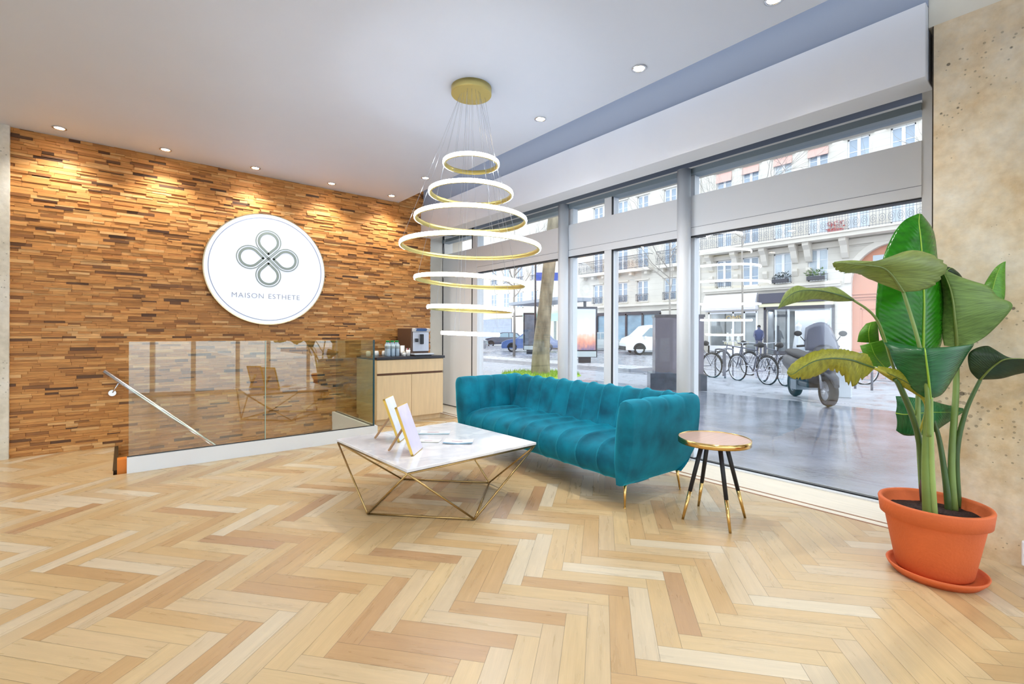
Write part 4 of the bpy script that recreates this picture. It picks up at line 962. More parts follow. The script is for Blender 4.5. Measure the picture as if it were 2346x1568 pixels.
# arched door opening, shop openings
ya, yb_ = 3.9, 7.75
holes += [(ya, yb_, GZ, 5.9)]
holes += [(12.6, 15.7, GZ, 2.6), (8.55, 12.1, GZ, 2.78)]
b = MB(); wall_with_holes(b, -6, 16.25, GZ, 18, holes)
# arch spandrel
yc = (ya+yb_)/2; ra = (yb_-ya)/2; zc = 5.9-ra
for i in range(16):
    a0 = pi*i/16; a1 = pi*(i+1)/16; p = (yc+ra*cos(a0), zc+ra*sin(a0)); q = (yc+ra*cos(a1), zc+ra*sin(a1))
    b.prism([p, (p[0], 5.91), (q[0], 5.91), q], XF, XF+.35, 'x')
b.build('facade_wall', M['stoneR'], blockR)
for (y, z0, z1, i) in wins: window(blockR, y, z0, z1, 1.0, curt=(y < 12 and z0 < 9) or i == 2)
# hood moulds, sills, string courses
b = MB()
for (y, z0, z1, i) in wins:
    b.box(XF-.10, y-.68, z1+.02, XF, y+.68, z1+.12)
    if z0 > 9 or z0 < 5: b.box(XF-.10, y-.6, z0-.1, XF, y+.6, z0)
b.box(XF-.16, -6, 12.4, XF, 16.25, 12.6); b.box(XF-.3, 8.2, 3.98, XF, 15.95, 4.12); b.box(XF-.2, 8.2, 3.86, XF, 15.95, 3.98)
b.box(XF-.12, -6, 6.0, XF, 16.1, 6.3)
b.build('stone_moulding', M['stone'], blockR)
b = MB()
for i in range(25):
    a = pi*i/24; a1 = pi*(i+1)/24
    if i < 24: b.prism([(yc+(ra)*cos(a), zc+ra*sin(a)), (yc+(ra+.3)*cos(a), zc+(ra+.3)*sin(a)), (yc+(ra+.3)*cos(a1), zc+(ra+.3)*sin(a1)), (yc+ra*cos(a1), zc+ra*sin(a1))], XF-.09, XF+.01, 'x')
b.build('door_arch_moulding', M['stone'], blockR)
b = MB(); b.box(XF-.85, 2.0, 6.38, XF, 16.0, 6.68); b.box(XF-.92, 1.95, 6.6, XF, 16.05, 6.7); b.build('balcony_slab', M['stone'], blockR)
for i, y in enumerate((15.5, 13.85, 12.1, 10.45, 9.75, 8.0, 3.2)):
    b = MB(); b.prism([(XF, 6.38), (XF-.7, 6.38), (XF-.7, 6.2), (XF-.45, 5.98), (XF-.3, 5.6), (XF-.12, 5.35), (XF, 5.3)], y-.16, y+.16, 'y')
    b.build('stone_corbel', M['stone'], blockR)
    if y > 9:
        b = MB(); b.prism([(XF, 5.0), (XF-.16, 5.0), (XF-.18, 4.85), (XF-.05, 4.6), (XF, 4.55)], y-.13, y+.13, 'y'); b.build('small_bracket', M['stone'], blockR)
def railing(bl, y0, y1, z0, h, xo, dens=.13, orn=True, im='iron'):
    b = MB(); b.box(xo-.02, y0, z0+h-.03, xo+.02, y1, z0+h); b.box(xo-.012, y0, z0+h*.8, xo+.012, y1, z0+h*.8+.02); b.box(xo-.012, y0, z0+.06, xo+.012, y1, z0+.08)
    n = max(2, int((y1-y0)/dens))
    for i in range(n+1):
        y = y0+(y1-y0)*i/n; b.box(xo-.008, y-.008, z0, xo+.008, y+.008, z0+h)
    if orn:
        m_ = max(1, int((y1-y0)/.36))
        for i in range(m_):
            y = y0+(y1-y0)*(i+.5)/m_; pts = [(xo, y+.13*cos(2*pi*k/10), z0+h*.42+.2*sin(2*pi*k/10)) for k in range(10)]; b.tube(pts, .011, 4, closed=True)
            pts = [(xo, y+.06*cos(2*pi*k/8), z0+h*.42+.09*sin(2*pi*k/8)) for k in range(8)]; b.tube(pts, .012, 4, closed=True)
    for y in (y0, y1): b.box(xo-.01, y-.01, z0+h-.03, XF, y+.01, z0+h)
    b.build('balcony_railing', M[im], bl)
M['ironpale'] = mat('weathered_iron', (132, 134, 142), .5)
railing(blockR, 2.05, 15.95, 6.7, .92, XF-.82, im='ironpale')
# faded pink blinds over four of the upper windows
for i, y in enumerate(colsR[:4]):
    b = MB(); b.prism([(XF+.05, 11.68), (XF-.02, 11.68), (XF-.12, 11.22-(.15 if i == 0 else 0)), (XF-.05, 11.22-(.1 if i == 0 else 0))], y-.5, y+.5, 'y'); b.build('window_blind', M['pink'], blockR, label='faded pink blind')
for y, cc in ((14.69, 'a'), (11.16, 'b'), (9.33, 'c')): railing(blockR, y-.5, y+.5, 4.22, .38, XF-.14, .14, False)
b = MB(); b.cyl((XF-.09, 16.32, 0), (XF-.09, 16.32, 18), .06, n=8); b.build('drainpipe', mat('pale_drainpipe', (224, 226, 232), .4), blockR)
# arched carriage door
dw = mat('salmon_oak_door', (204, 140, 112), .55, var=.05, scale=3)
dr = bpy.data.objects.new('carriage_door', None)
b = MB(); b.box(XF+.2, ya, GZ, XF+.27, yb_, 3.95)
n = 16
pr = [(yb_, 3.95)]+[(yc+ra*cos(pi*i/n), zc+ra*sin(pi*i/n)) for i in range(n+1)]+[(ya, 3.95)]
b.prism(pr, XF+.2, XF+.27, 'x')
b.box(XF+.12, ya, 3.35, XF+.2, yb_, 3.42); b.box(XF+.10, ya, 3.2, XF+.2, yb_, 3.26); b.box(XF+.12, ya, 3.06, XF+.2, yb_, 3.1); b.box(XF+.14, yc-.06, GZ, XF+.2, yc+.06, 3.1)
dd = b.build('carriage_door', dw, blockR, label='salmon coloured arched wooden door')
for sy in (-1, 1):
    yy = yc+sy*.95
    for (z0, z1) in ((.25, 1.0), (1.15, 2.6)):
        b = MB()
        for (a0, c0, a1, c1) in ((-.6, z0, .6, z0+.05), (-.6, z1-.05, .6, z1), (-.6, z0, -.55, z1), (.55, z0, .6, z1)): b.box(XF+.16, yy+a0, c0, XF+.2, yy+a1, c1)
        b.build('door_panel_moulding', dw, dd)
    b = MB(); b.box(XF+.18, yy-.33+(-sy)*.25, 4.1, XF+.2, yy+.33+(-sy)*.25, 5.35-(0 if True else 0)); b.build('fanlight_pane', M['wpane2'], dd)
# ground-floor shops in the right-hand building
M['shopwhite'] = mat('white_shop_interior', (206, 212, 222), .5); M['shopgrey'] = mat('dim_shop_interior', (150, 158, 166), .6, var=.3, scale=1.2)
M['shopdark'] = mat('dark_shopfront_frame', (66, 66, 76), .5)
b = MB(); b.box(XF+.34, 8.5, GZ, XF+3, 12.2, 2.9); b2 = MB()
b = MB(); b.box(XF+2.2, 8.5, GZ, XF+2.3, 15.8, 2.95); b.box(XF+.3, 8.5, 2.8, XF+2.3, 15.8, 2.95); b.box(XF+.3, 8.5, GZ-.1, XF+2.3, 15.8, GZ+.02); b.box(XF+.35, 12.15, GZ, XF+2.2, 12.5, 2.9); b.box(XF+.35, 15.7, GZ, XF+2.2, 15.8, 2.9); b.box(XF+.35, 8.45, GZ, XF+2.2, 8.54, 2.9)
b.build('shop_interior', M['shopgrey'], blockR)
b = MB(); b.box(XF+1.2, 8.56, GZ, XF+1.3, 10.9, 2.75); b.box(XF+.36, 8.56, .1, XF+1.2, 10.9, .35); b.box(XF+.36, 8.56, 2.62, XF+1.2, 11.6, 2.75); b.build('display_backdrop', M['shopwhite'], blockR, label='bright white shop window display')
b = MB(); b.box(XF-.1, 8.5, GZ, XF+.02, 8.62, 2.82); b.box(XF-.1, 12.05, GZ, XF+.02, 12.17, 2.82); b.box(XF-.1, 8.5, 2.68, XF+.02, 12.17, 2.86); b.box(XF-.04, 11.55, GZ, XF+.04, 11.62, 2.7); b.box(XF-.1, 8.6, GZ, XF+.02, 11.6, .22); b.build('shopfront_frame', M['shopdark'], blockR)
b = MB(); b.box(XF-.04, 11.48, GZ, XF+.05, 11.6, 2.7); b.box(XF-.04, 8.62, GZ, XF+.05, 8.72, 2.7); b.box(XF-.04, 10.78, GZ, XF+.05, 10.86, 2.7); b.build('white_shop_mullion', M['wframe'], blockR)
b = MB(); b.box(XF-.06, 8.62, .2, XF-.05, 11.6, 2.7); b.build('shop_glazing', M['glass'], blockR)
b = MB(); b.box(XF-.22, 8.56, 3.08, XF, 12.43, 3.66); fs_ = b.build('fascia_board', mat('dark_fascia', (74, 74, 90), .5), blockR, label='dark shop fascia board')
RY = Matrix.Rotation(-pi/2, 4, 'Z') @ Matrix.Rotation(pi/2, 4, 'X')
LT = mat('white_letters', (240, 240, 244), .5); GT = mat('gold_letters', (196, 168, 110), .4)
text('fascia_lettering', 'A I N', .36, LT, blockR, Matrix.Translation((XF-.24-XF, 10.15-10, 3.3)) @ RY, .01)
b = MB(); b.box(XF-.12, 8.56, 2.86, XF, 12.43, 3.05); b.build('lit_fascia_strip', mat('cream_strip', (240, 236, 200), .6), blockR)
b = MB(); b.box(XF-.5, 12.5, 2.75, XF, 15.95, 2.95); b.prism([(XF, 3.75), (XF-.15, 3.75), (XF-.55, 2.85), (XF, 2.7)], 12.55, 15.9, 'y'); b.build('shop_awning', mat('white_awning', (240, 240, 248), .7), blockR, label='plain white awning')
b = MB()
for y in (12.6, 13.35, 14.05, 15.65): b.box(XF-.05, y-.05, GZ, XF+.04, y+.05, 2.62)
b.box(XF-.05, 12.6, 2.52, XF+.04, 15.7, 2.62); b.box(XF-.05, 13.4, GZ, XF+.04, 15.7, .45); b.build('shop_mullion', M['wframe'], blockR)
b = MB(); b.box(XF+.02, 12.6, .3, XF+.03, 15.7, 2.55); b.build('shop_glazing', M['glass'], blockR)
text('window_lettering', 'OMS', .5, GT, blockR, Matrix.Translation((-.07, 14.0-10, 2.2)) @ RY, .01)
# shop goods: white dresses on stands
dress = mat('white_gown', (240, 242, 248), .7)
def gown():
    t = local('white_gown', '', 'gown', (0, 0, 0), 0, 'white gowns in the shop window')
    b = MB(); b.lathe([(.0, 0), (.31, .0), (.28, .25), (.22, .65), (.15, .98), (.12, 1.08), (.17, 1.3), (.15, 1.42), (.05, 1.46), (0, 1.46)], n=20, sy=1); b.build('dress', dress, t, True)
    b = MB(); b.lathe([(.05, 1.45), (.045, 1.54), (0, 1.55)], n=12); b.build('stand_neck', M['wframe'], t, True)
    b = MB(); b.lathe([(.03, -.0), (.03, .01), (.0, .012)], n=8); return t
l = bpy.data.lights.new('shop_ceiling_lamp', 'AREA'); l.shape = 'RECTANGLE'; l.size = .6; l.size_y = 6.5; l.energy = 70; lo = bpy.data.objects.new('shop_ceiling_lamp', l); COL.objects.link(lo); lo.location = (XF+.9, 12.2, 2.6); lo['kind'] = 'helper'
g0 = gown()
for k, (y, lb) in enumerate(((10.55, 'left'), (9.75, 'middle'), (9.1, 'right'))):
    o = g0 if k == 0 else copy_tree(g0); place(o, (XF+.75, y, .35), 0, 'long white gown on a stand, %s of the three in the shop window' % lb)
# goods in the other shop: lamps and vases on a table
t = thing('display_table', 'low pale table inside the shop with the white awning', 'table', (XF+.9, 14.2, GZ)); b = MB(); b.box(XF+.5, 13.6, .55, XF+1.2, 14.9, .75); b.box(XF+.6, 13.7, GZ+.02, XF+1.1, 14.8, .55); b.build('table_block', mat('cream_table', (236, 226, 196), .6), t)
for k, (y, h) in enumerate(((14.8, .55), (14.5, .8), (14.1, .45))):
    t = thing('vase', 'white vase on the shop display table, %s of three' % ('left', 'middle', 'right')[k], 'vase', (XF+.8, y, .75), 'vases in the shop window')
    b = MB(); b.lathe([(0, 0), (.08, 0), (.12, h*.3), (.05, h*.8), (.07, h), (0, h*.98)], (XF+.8, y, .75), 14); b.build('vase_body', M['wframe'], t, True)
# ---- left building
holes = []; wl = []
colsL = [25.2, 22.75, 20.9, 18.6]
for y in colsL:
    for (z0, z1) in ((3.65, 5.2), (6.15, 8.35), (9.9, 11.6)):
        holes.append((y-.48, y+.48, z0, z1)); wl.append((y, z0, z1))
b = MB(); wall_with_holes(b, 16.4, 27.2, 2.9, 18, holes); b.box(XF, 16.4, GZ, XF+.35, 19.3, 2.95); b.box(XF, 26.6, GZ, XF+.35, 27.2, 2.95)
b.build('facade_wall', M['stoneL'], blockL)
for (y, z0, z1) in wl: window(blockL, y, z0, z1, .96)
b = MB(); b.box(XF-.25, 16.4, 3.3, XF, 27.2, 3.5); b.box(XF-.15, 16.4, 9.2, XF, 27.2, 9.4)
for (y, z0, z1) in wl: b.box(XF-.1, y-.62, z1+.03, XF, y+.62, z1+.14); b.box(XF-.08, y-.56, z0-.1, XF, y+.56, z0)
b.build('stone_moulding', M['stone'], blockL)
for (y0, y1) in ((19.95, 23.5), (16.9, 19.4), (24.0, 26.9)):
    b = MB(); b.box(XF-.6, y0, 5.9, XF, y1, 6.12); b.build('balcony_slab', M['stone'], blockL); railing(blockL, y0+.05, y1-.05, 6.12, 1.0, XF-.56, .12)
    for y in (y0+.4, y1-.4, (y0+y1)/2): b = MB(); b.box(XF-.4, y-.12, 5.65, XF, y+.12, 5.9); b.build('stone_corbel', M['stone'], blockL)
for y in colsL: railing(blockL, y-.5, y+.5, 3.65, .55, XF-.13, .1); railing(blockL, y-.5, y+.5, 9.9, .5, XF-.13, .1, False)
bl_ = mat('blue_glass_shopfront', (126, 156, 176), .1, var=.3, scale=.8)
b = MB(); b.box(XF+.1, 19.3, .3, XF+.15, 26.6, 2.7); b.build('shop_glazing', bl_, blockL, label='blue tinted shopfront')
b = MB()
for y in (19.35, 20.9, 22.4, 23.9, 25.3, 26.55): b.box(XF+.0, y-.07, GZ, XF+.12, y+.07, 2.75)
b.box(XF, 19.3, 2.65, XF+.12, 26.6, 2.9); b.box(XF, 19.3, GZ, XF+.12, 26.6, .35); b.build('shopfront_frame', M['shopdark'], blockL)
# further building at the far left
blockF = thing('apartment_building', 'farther white building with green shop sign, seen beneath the chandelier rings', 'building', (36, 36, 0))
XF2 = 36
b = MB(); b.box(XF2, 28, 3.2, XF2+.4, 62, 20); b.box(XF2, 28, GZ, XF2+.4, 33.8, 3.3); b.box(XF2, 41.2, GZ, XF2+.4, 43.5, 3.3); b.box(XF2, 33.8, 2.75, XF2+.3, 41.2, 3.3); b.box(XF2, 50, GZ, XF2+.4, 62, 3.3); b.build('facade_wall', M['stoneL'], blockF)
XFo = XF; XF = XF2
for y in (29.5, 32, 34.5, 37, 39.5, 42, 44.5, 47, 50, 53, 56):
    for (z0, z1) in ((4.2, 6.1), (7.3, 9.2), (10.4, 12.2)): window(blockF, y, z0, z1, 1.1) ; 
    railing(blockF, y-.6, y+.6, 7.3, .6, XF2-.15, .14, False)
# window() places frames 14 cm behind the face, so set them proud of this unpierced wall
for o in blockF.children:
    if o.name.startswith('window_frame'): o.matrix_basis = o.matrix_basis @ Matrix.Translation((-.16, 0, 0))
XF = XFo
b = MB(); b.box(XF2+1.5, 33, GZ, XF2+1.6, 50, 3.2); b.build('shop_interior', mat('cream_shop_interior', (232, 226, 200), .6, var=.1, scale=.8), blockF)
b = MB(); b.box(XF2-.25, 33.8, 2.55, XF2, 41.2, 3.2); b.box(XF2-.3, 33.8, 3.2, XF2, 41.2, 3.4); b.build('shop_sign', mat('mint_green_sign', (140, 190, 170), .5), blockF, label='mint green shop sign')
b = MB()
for y in (33.9, 36.2, 38.6, 41.1): b.box(XF2-.05, y-.12, GZ, XF2+.1, y+.12, 2.6)
b.box(XF2-.05, 33.9, GZ, XF2+.1, 41.1, .5); b.build('shopfront_frame', mat('dark_green_frame', (60, 84, 84), .5), blockF)
b = MB(); b.box(XF2-.05, 43.6, GZ, XF2+.1, 49.8, 3.0); b.build('roller_shutter', mat('blue_grey_shutter', (146, 156, 172), .5, var=.1, scale=2), blockF)
b = MB(); b.box(XF2-.12, 29, .2, XF2-.02, 32.6, 2.6); b.build('orange_shopfront', mat('orange_shop', (226, 140, 96), .5, var=.2, scale=1), blockF, label='orange shopfront')

# ---------------- street furniture ----------------
dk = mat('dark_granite_cladding', (122, 118, 134), .25, var=.12, scale=5); dk2 = mat('dark_wet_plinth', (84, 82, 92), .2, var=.3, scale=6)
kx, ky = 10.05, 5.95
k1 = onz(1496, 893, GZ); k2 = onz(1619, 896, GZ)
kio = local('street_cabinet', 'tall dark stone-clad street cabinet on a plinth behind the round column', 'cabinet', (k1.x, k1.y, GZ), math.atan2(k2.y-k1.y, k2.x-k1.x))
kl = (k2-k1).length
b = MB(); b.box(.05, 0.05, .36, kl-.05, .6, 1.62); b.build('cabinet_body', dk, kio); b = MB(); b.box(0.03, .03, 1.60, kl-.03, .62, 1.66); b.build('cabinet_cap', dk2, kio)
b = MB(); b.box(-.06, -.03, 0, kl, .68, .36); b.build('plinth', dk2, kio); b = MB(); b.box(.05, .04, .4, .42, .05, 1.55); b.box(kl*.62, .04, .4, kl*.62+.02, .05, 1.58); b.build('door_panel', mat('dark_door_seam', (104, 100, 116), .3), kio)
# tree trunk near
bark = mat('mottled_plane_bark', (150, 140, 120), .85, var=.5, scale=5, bump=.6, bscale=14, stretch=(1, 1, .35))
tree = thing('street_tree', 'thick leaning mottled tree trunk rising from the grass behind the sofa', 'tree', (9.55, 10.15, GZ))
pts = catmull([P(1238, 866, 14), P(1240, 800, 14), P(1247, 720, 14), P(1254, 650, 14), P(1263, 560, 14.1), P(1272, 470, 14.3), P(1282, 380, 14.6), P(1296, 250, 15)], 6); k = len(pts)
b = MB(); b.tube(pts, [.30-.09*min(1, i/14)-.05*i/k for i in range(k)], 16); b.build('trunk', bark, tree, True)
bt = mat('bare_twig_bark', (160, 154, 148), .9)
def branches(tree_, root, dirv, ln, r, depth, rnd, out):
    n = 4; pts = [root]; d = dirv.normalized()
    for i in range(n):
        d = (d+Vector((rnd.uniform(-.22, .22), rnd.uniform(-.22, .22), rnd.uniform(-.08, .2)))).normalized(); pts.append(pts[-1]+d*ln/n)
    out.tube(pts, [r*(1-.55*i/n) for i in range(n+1)], 5, caps=False)
    if depth:
        for _ in range(3):
            q = pts[rnd.randint(1, n)]; dd_ = (d+Vector((rnd.uniform(-.9, .9), rnd.uniform(-.9, .9), rnd.uniform(-.3, .6)))).normalized(); branches(tree_, q, dd_, ln*.68, r*.5, depth-1, rnd, out)
rnd = random.Random(11); bb = MB()
for k_ in range(6):
    a = k_*1.05; branches(tree, pts[-6+k_ % 5], Vector((cos(a), sin(a), .5)), 3.2, .07, 3, rnd, bb)
bb.build('bare_branches', bt, tree)
b = MB()
rg = random.Random(2)
gc = Vector((9.55, 10.2, GZ)); gs = MB()
for _ in range(1400):
    a = rg.random()*2*pi; r = 1.15*sqrt(rg.random()); p = gc+Vector((r*cos(a), r*sin(a), 0)); h = rg.uniform(.06, .16); q = rg.random()*pi; wv = Vector((cos(q), sin(q), 0))*.014; ln_ = Vector((rg.uniform(-.04, .04), rg.uniform(-.04, .04), h)); gs.add([p-wv, p+wv, p+ln_], [(0, 1, 2)])
gs.lathe([(1.2, 0), (1.15, .03), (0, .05)], tuple(gc), 24)
tag(gs.build('grass_patch', M['grassy']), 'bright green grass patch round the foot of the leaning tree', 'grass', kind='stuff')
def young(x, y, h, fork, lb, sd, r=.07, spread=1.0):
    t = thing('young_tree', lb, 'tree', (x, y, GZ-.1), 'bare young street trees'); rn = random.Random(sd)
    b = MB(); b.tube([(x, y, GZ-.1), (x+.03, y, fork*.5), (x, y+.02, fork)], [r, r*.85, r*.7], 8); b.build('trunk', bt, t, True)
    bb = MB()
    for k in range(7):
        a = k*.9+rn.random(); branches(t, Vector((x, y, fork+(h-fork)*.12*k*.6)), Vector((cos(a)*spread, sin(a)*spread, .75)), (h-fork)*.5, r*.45, 3, rn, bb)
    b2 = MB(); bb.tube([(x, y, fork), (x, y, h)], [r*.6, r*.1], 5); bb.build('bare_branches', bt, t); return t
young(17.31, 20.73, 7.5, 3.3, 'slim bare young tree forking above the blue car', 4, .08, 1.3)
q = onz(1532, 840, GZ); young(q.x+2, q.y+1.2, 7, 3.0, 'slim bare young tree seen above the dark street cabinet', 9, .05, .8)
q = P(1700, 800, 20); young(q.x, q.y, 9.5, 5.0, 'bare young tree in front of the shop with the white awning', 21, .05, 1)
q = P(2050, 880, 15); young(q.x+1, q.y-2.2, 9.0, 4.5, 'bare young tree whose twigs cross the top right windows', 33, .06, 1.2)
# advertising panels, bus shelter, lamp post, signs
alum = mat('dark_alu_frame', (60, 62, 70), .35, .4)
def adpanel(lb, pxl, pxr, ybot, ztop, mt_, screen_label):
    a = onz(pxl, ybot, GZ); c = onz(pxr, ybot, GZ); an = math.atan2(c.y-a.y, c.x-a.x); wd = (c-a).length
    t = local('advertising_panel', lb, 'advertising panel', (a.x, a.y, GZ), an); b = MB(); b.box(0, 0, 0.25, wd, .18, ztop); b.box(wd*.25, .03, 0, wd*.75, .15, .25); b.build('panel_case', alum, t)
    b = MB(); b.box(.07, -.012, .55, wd-.07, 0, ztop-.1); b.build('poster', mt_, t, label=screen_label)
    b = MB(); b.box(.04, -.008, .27, wd-.04, 0, .5); b.build('lower_panel', mat('pale_lower_panel', (190, 202, 206), .4), t); return t
adpanel('dark advertising panel standing left of the leaning tree trunk', 1199, 1229, 812, 2.45, mat('dim_screen', (112, 120, 134), .1, var=.25, scale=3), 'dim grey screen')
def postermat():
    mt, nt, b = new_mat('sunset_city_poster'); N = nt.nodes.new; L = nt.links.new; tc = N('ShaderNodeTexCoord'); sp = N('ShaderNodeSeparateXYZ'); L(tc.outputs['Generated'], sp.inputs[0]); r = N('ShaderNodeValToRGB')
    r.color_ramp.elements[0].color = lin((120, 110, 140)); r.color_ramp.elements[1].color = lin((190, 208, 240))
    for p_, c_ in ((.18, (216, 150, 130)), (.34, (232, 190, 170)), (.5, (226, 222, 240)), (.75, (200, 214, 244))):
        e = r.color_ramp.elements.new(p_); e.color = lin(c_)
    n = N('ShaderNodeTexNoise'); n.inputs['Scale'].default_value = 6; L(tc.outputs['Generated'], n.inputs[0]); ma = N('ShaderNodeMath'); ma.operation = 'MULTIPLY_ADD'; L(n.outputs[0], ma.inputs[0]); ma.inputs[1].default_value = .3; sb = N('ShaderNodeMath'); sb.operation = 'SUBTRACT'; L(sp.outputs[2], sb.inputs[0]); sb.inputs[1].default_value = .15; L(sb.outputs[0], ma.inputs[2]); L(ma.outputs[0], r.inputs[0]); L(r.outputs[0], b.inputs['Base Color']); b.inputs['Roughness'].default_value = .2
    b.inputs['Emission Strength'].default_value = .3; L(r.outputs[0], b.inputs['Emission Color']); return mt
adpanel('advertising panel with pale blue and orange poster seen between the column and the mullion', 1312, 1368, 833, 2.35, postermat(), 'poster fading from orange to pale blue')
p = onz(1226, 824, GZ); t = thing('lamp_post', 'dark slim lamp post with a teal lantern above the advertising panel', 'street lamp', tuple(p))
zt = P(1229, 592, (p.to_2d()).dot(FW.to_2d())).z
b = MB(); b.cyl(p, (p.x, p.y, zt), .055, .04, 10); b.tube([(p.x, p.y, zt), (p.x+.1, p.y-.1, zt+.35), (p.x+.3, p.y-.3, zt+.5)], .05, 8); b.build('pole', alum, t, True)
b = MB(); b.lathe([(.05, .5), (.3, .3), (.24, .0), (.1, -.25), (0, -.27)], (p.x+.35, p.y-.35, zt), 16); b.build('lantern', mat('teal_lantern_glass', (150, 206, 214), .3), t, True)
q = P(1256, 634, 18.5); t = thing('street_sign', 'blue street sign partly hidden behind the leaning tree', 'sign', (q.x, q.y, GZ)); b = MB()
sd = RT*.48; b.box(0, 0, 0, .001, .001, .001); vs = [q-sd+UP*.16, q+sd+UP*.16, q+sd-UP*.16, q-sd-UP*.16]; b = MB(); b.add([v for v in vs]+[v+FW*.04 for v in vs], [(0, 1, 2, 3), (7, 6, 5, 4), (0, 4, 5, 1), (1, 5, 6, 2), (2, 6, 7, 3), (3, 7, 4, 0)]); b.build('sign_plate', mat('blue_sign_plate', (72, 104, 196), .4), t)
b = MB(); b.cyl((q.x+.03, q.y+.05, GZ), (q.x+.03, q.y+.05, q.z), .035, n=8); b.build('sign_post', alum, t)
# bus shelter
a = onz(1180, 816, GZ); c = onz(1388, 836, GZ); an = math.atan2(c.y-a.y, c.x-a.x); wl_ = (c-a).length
t = local('bus_shelter', 'bus shelter with flat grey roof behind the leaning tree', 'bus shelter', (a.x, a.y, GZ), an)
b = MB(); b.box(-.2, -.3, 2.75, wl_*.62, 1.5, 2.9); b.build('roof', mat('shelter_grey_roof', (158, 166, 178), .4), t)
for x in (.3, wl_*.3, wl_*.58): b = MB(); b.box(x-.05, 1.3, 0, x+.05, 1.4, 2.75); b.build('post', alum, t)
b = MB(); b.box(.3, 1.34, .3, wl_*.58, 1.36, 2.3); b.build('back_glass', M['glass'], t)
b = MB(); b.box(wl_*.3, .9, .45, wl_*.56, 1.25, .5); b.build('bench', alum, t)
# bollard/post
q = onz(1408, 886, GZ); t = thing('bollard', 'dark slim street post right beside the window mullion', 'bollard', tuple(q)); b = MB(); b.lathe([(.06, 0), (.06, .05), (.045, .07), (.045, 1.08), (.05, 1.1), (.03, 1.15), (0, 1.16)], tuple(q), 14); b.build('post', mat('dark_bollard', (74, 76, 90), .4), t, True)

# ---------------- vehicles ----------------
tyre = mat('black_tyre', (30, 30, 34), .8); rim = mat('alloy_rim', (176, 180, 188), .3, .7); cglass = mat('car_window', (120, 146, 160), .08, spec=.9)
def wheel(x, y, r, wd, t):
    b = MB(); b.lathe([(r*.66, -wd/2), (r*.95, -wd/2), (r, -wd*.3), (r, wd*.3), (r*.95, wd/2), (r*.66, wd/2)], (0, 0, 0), 28, closed=True); b.v = [(x+v[0], y+v[2], r+v[1]) for v in b.v]; o = b.build('wheel', tyre, t, True)
    b = MB(); b.lathe([(0, -wd/2+.02), (r*.2, -wd/2), (r*.3, -wd/2+.03), (r*.66, -wd/2+.02), (r*.66, wd/2-.02), (0, wd/2-.02)], (0, 0, 0), 28); b.v = [(x+v[0], y+v[2], r+v[1]) for v in b.v]
    for k in range(8):
        a = k*pi/4; b.box(-.02, -wd/2-.001, .05, .02, -wd/2+.03, r*.62, Matrix.Translation((x, y, r)) @ Matrix.Rotation(a, 4, 'Y'))
    b.build('rim', rim, o, False)
def car(name, lb, cat, loc, rz, L_, Wd, H, prof, wins_, paint, wr_, wx, group=None):
    """prof: side outline (x,z); wins_: list of side window polygons"""
    t = local(name, lb, cat, loc, rz, group)
    b = MB(); n = len(prof); hw = Wd/2; rows = []
    for yy, ins in ((-hw, .0), (-hw+.06, -.0), (hw-.06, 0), (hw, 0)):
        r_ = []
        for (x, z) in prof:
            tum = max(0, z-H*.55)*.22; y_ = yy*(1-tum/hw) if abs(yy) == hw else yy*(1-tum/hw)
            if abs(yy) == hw: x = x*.985; z = z*.99+.005
            r_.append((x, y_, z))
        rows.append(r_)
    b.grid(rows, True); k = len(rows)-1
    b.add(rows[0], [tuple(range(n))]); b.add(rows[k], [tuple(range(n-1, -1, -1))]); b.build('body', paint, t)
    for sgn in (-1, 1):
        for wp_ in wins_:
            b = MB(); vs = []
            for (x, z) in wp_:
                tum = max(0, z-H*.55)*.22; vs.append((x, sgn*(hw*(1-tum/hw)+.006), z))
            b.add(vs, [tuple(range(len(vs)))]); b.add([(v[0], v[1]-sgn*.02, v[2]) for v in vs], [tuple(range(len(vs)))]); b.build('side_window', cglass, t)
        for x in wx:
            b = MB(); pr = [(x+wr_*1.14*cos(pi*i/12), wr_+wr_*1.14*sin(pi*i/12)) for i in range(13)]; b.prism(pr, sgn*(hw+.004), sgn*(hw-.05), 'y'); b.build('wheel_arch', M['black'], t)
            wheel(x, sgn*(hw-.09), wr_, .2, t)
    return t
carpf = [(-2.05, .3), (-2.1, .6), (-2.02, .85), (-1.75, .95), (-1.35, 1.38), (-.9, 1.46), (.1, 1.46), (.45, 1.38), (1.0, .98), (1.75, .86), (2.05, .7), (2.1, .45), (2.05, .25)]
carwin = [[(-1.5, .98), (-1.2, 1.34), (-.5, 1.39), (-.5, .98)], [(-.42, .98), (-.42, 1.39), (.1, 1.38), (.42, 1.28), (.85, .98)]]
vanpf = [(-2.4, .28), (-2.45, 1.0), (-2.35, 1.85), (-2.2, 1.93), (.9, 1.93), (1.2, 1.85), (1.8, 1.25), (2.3, 1.05), (2.45, .75), (2.45, .3)]
vanwin = [[(.05, 1.18), (.05, 1.72), (.85, 1.74), (1.4, 1.2)]]
blue = mat('slate_blue_car_paint', (74, 100, 156), .25, coat=.6); greyp = mat('grey_car_paint', (136, 142, 152), .25, coat=.6); whitep = mat('white_van_paint', (236, 238, 242), .3, coat=.4); silv = mat('silver_car_paint', (172, 182, 186), .25, coat=.6)
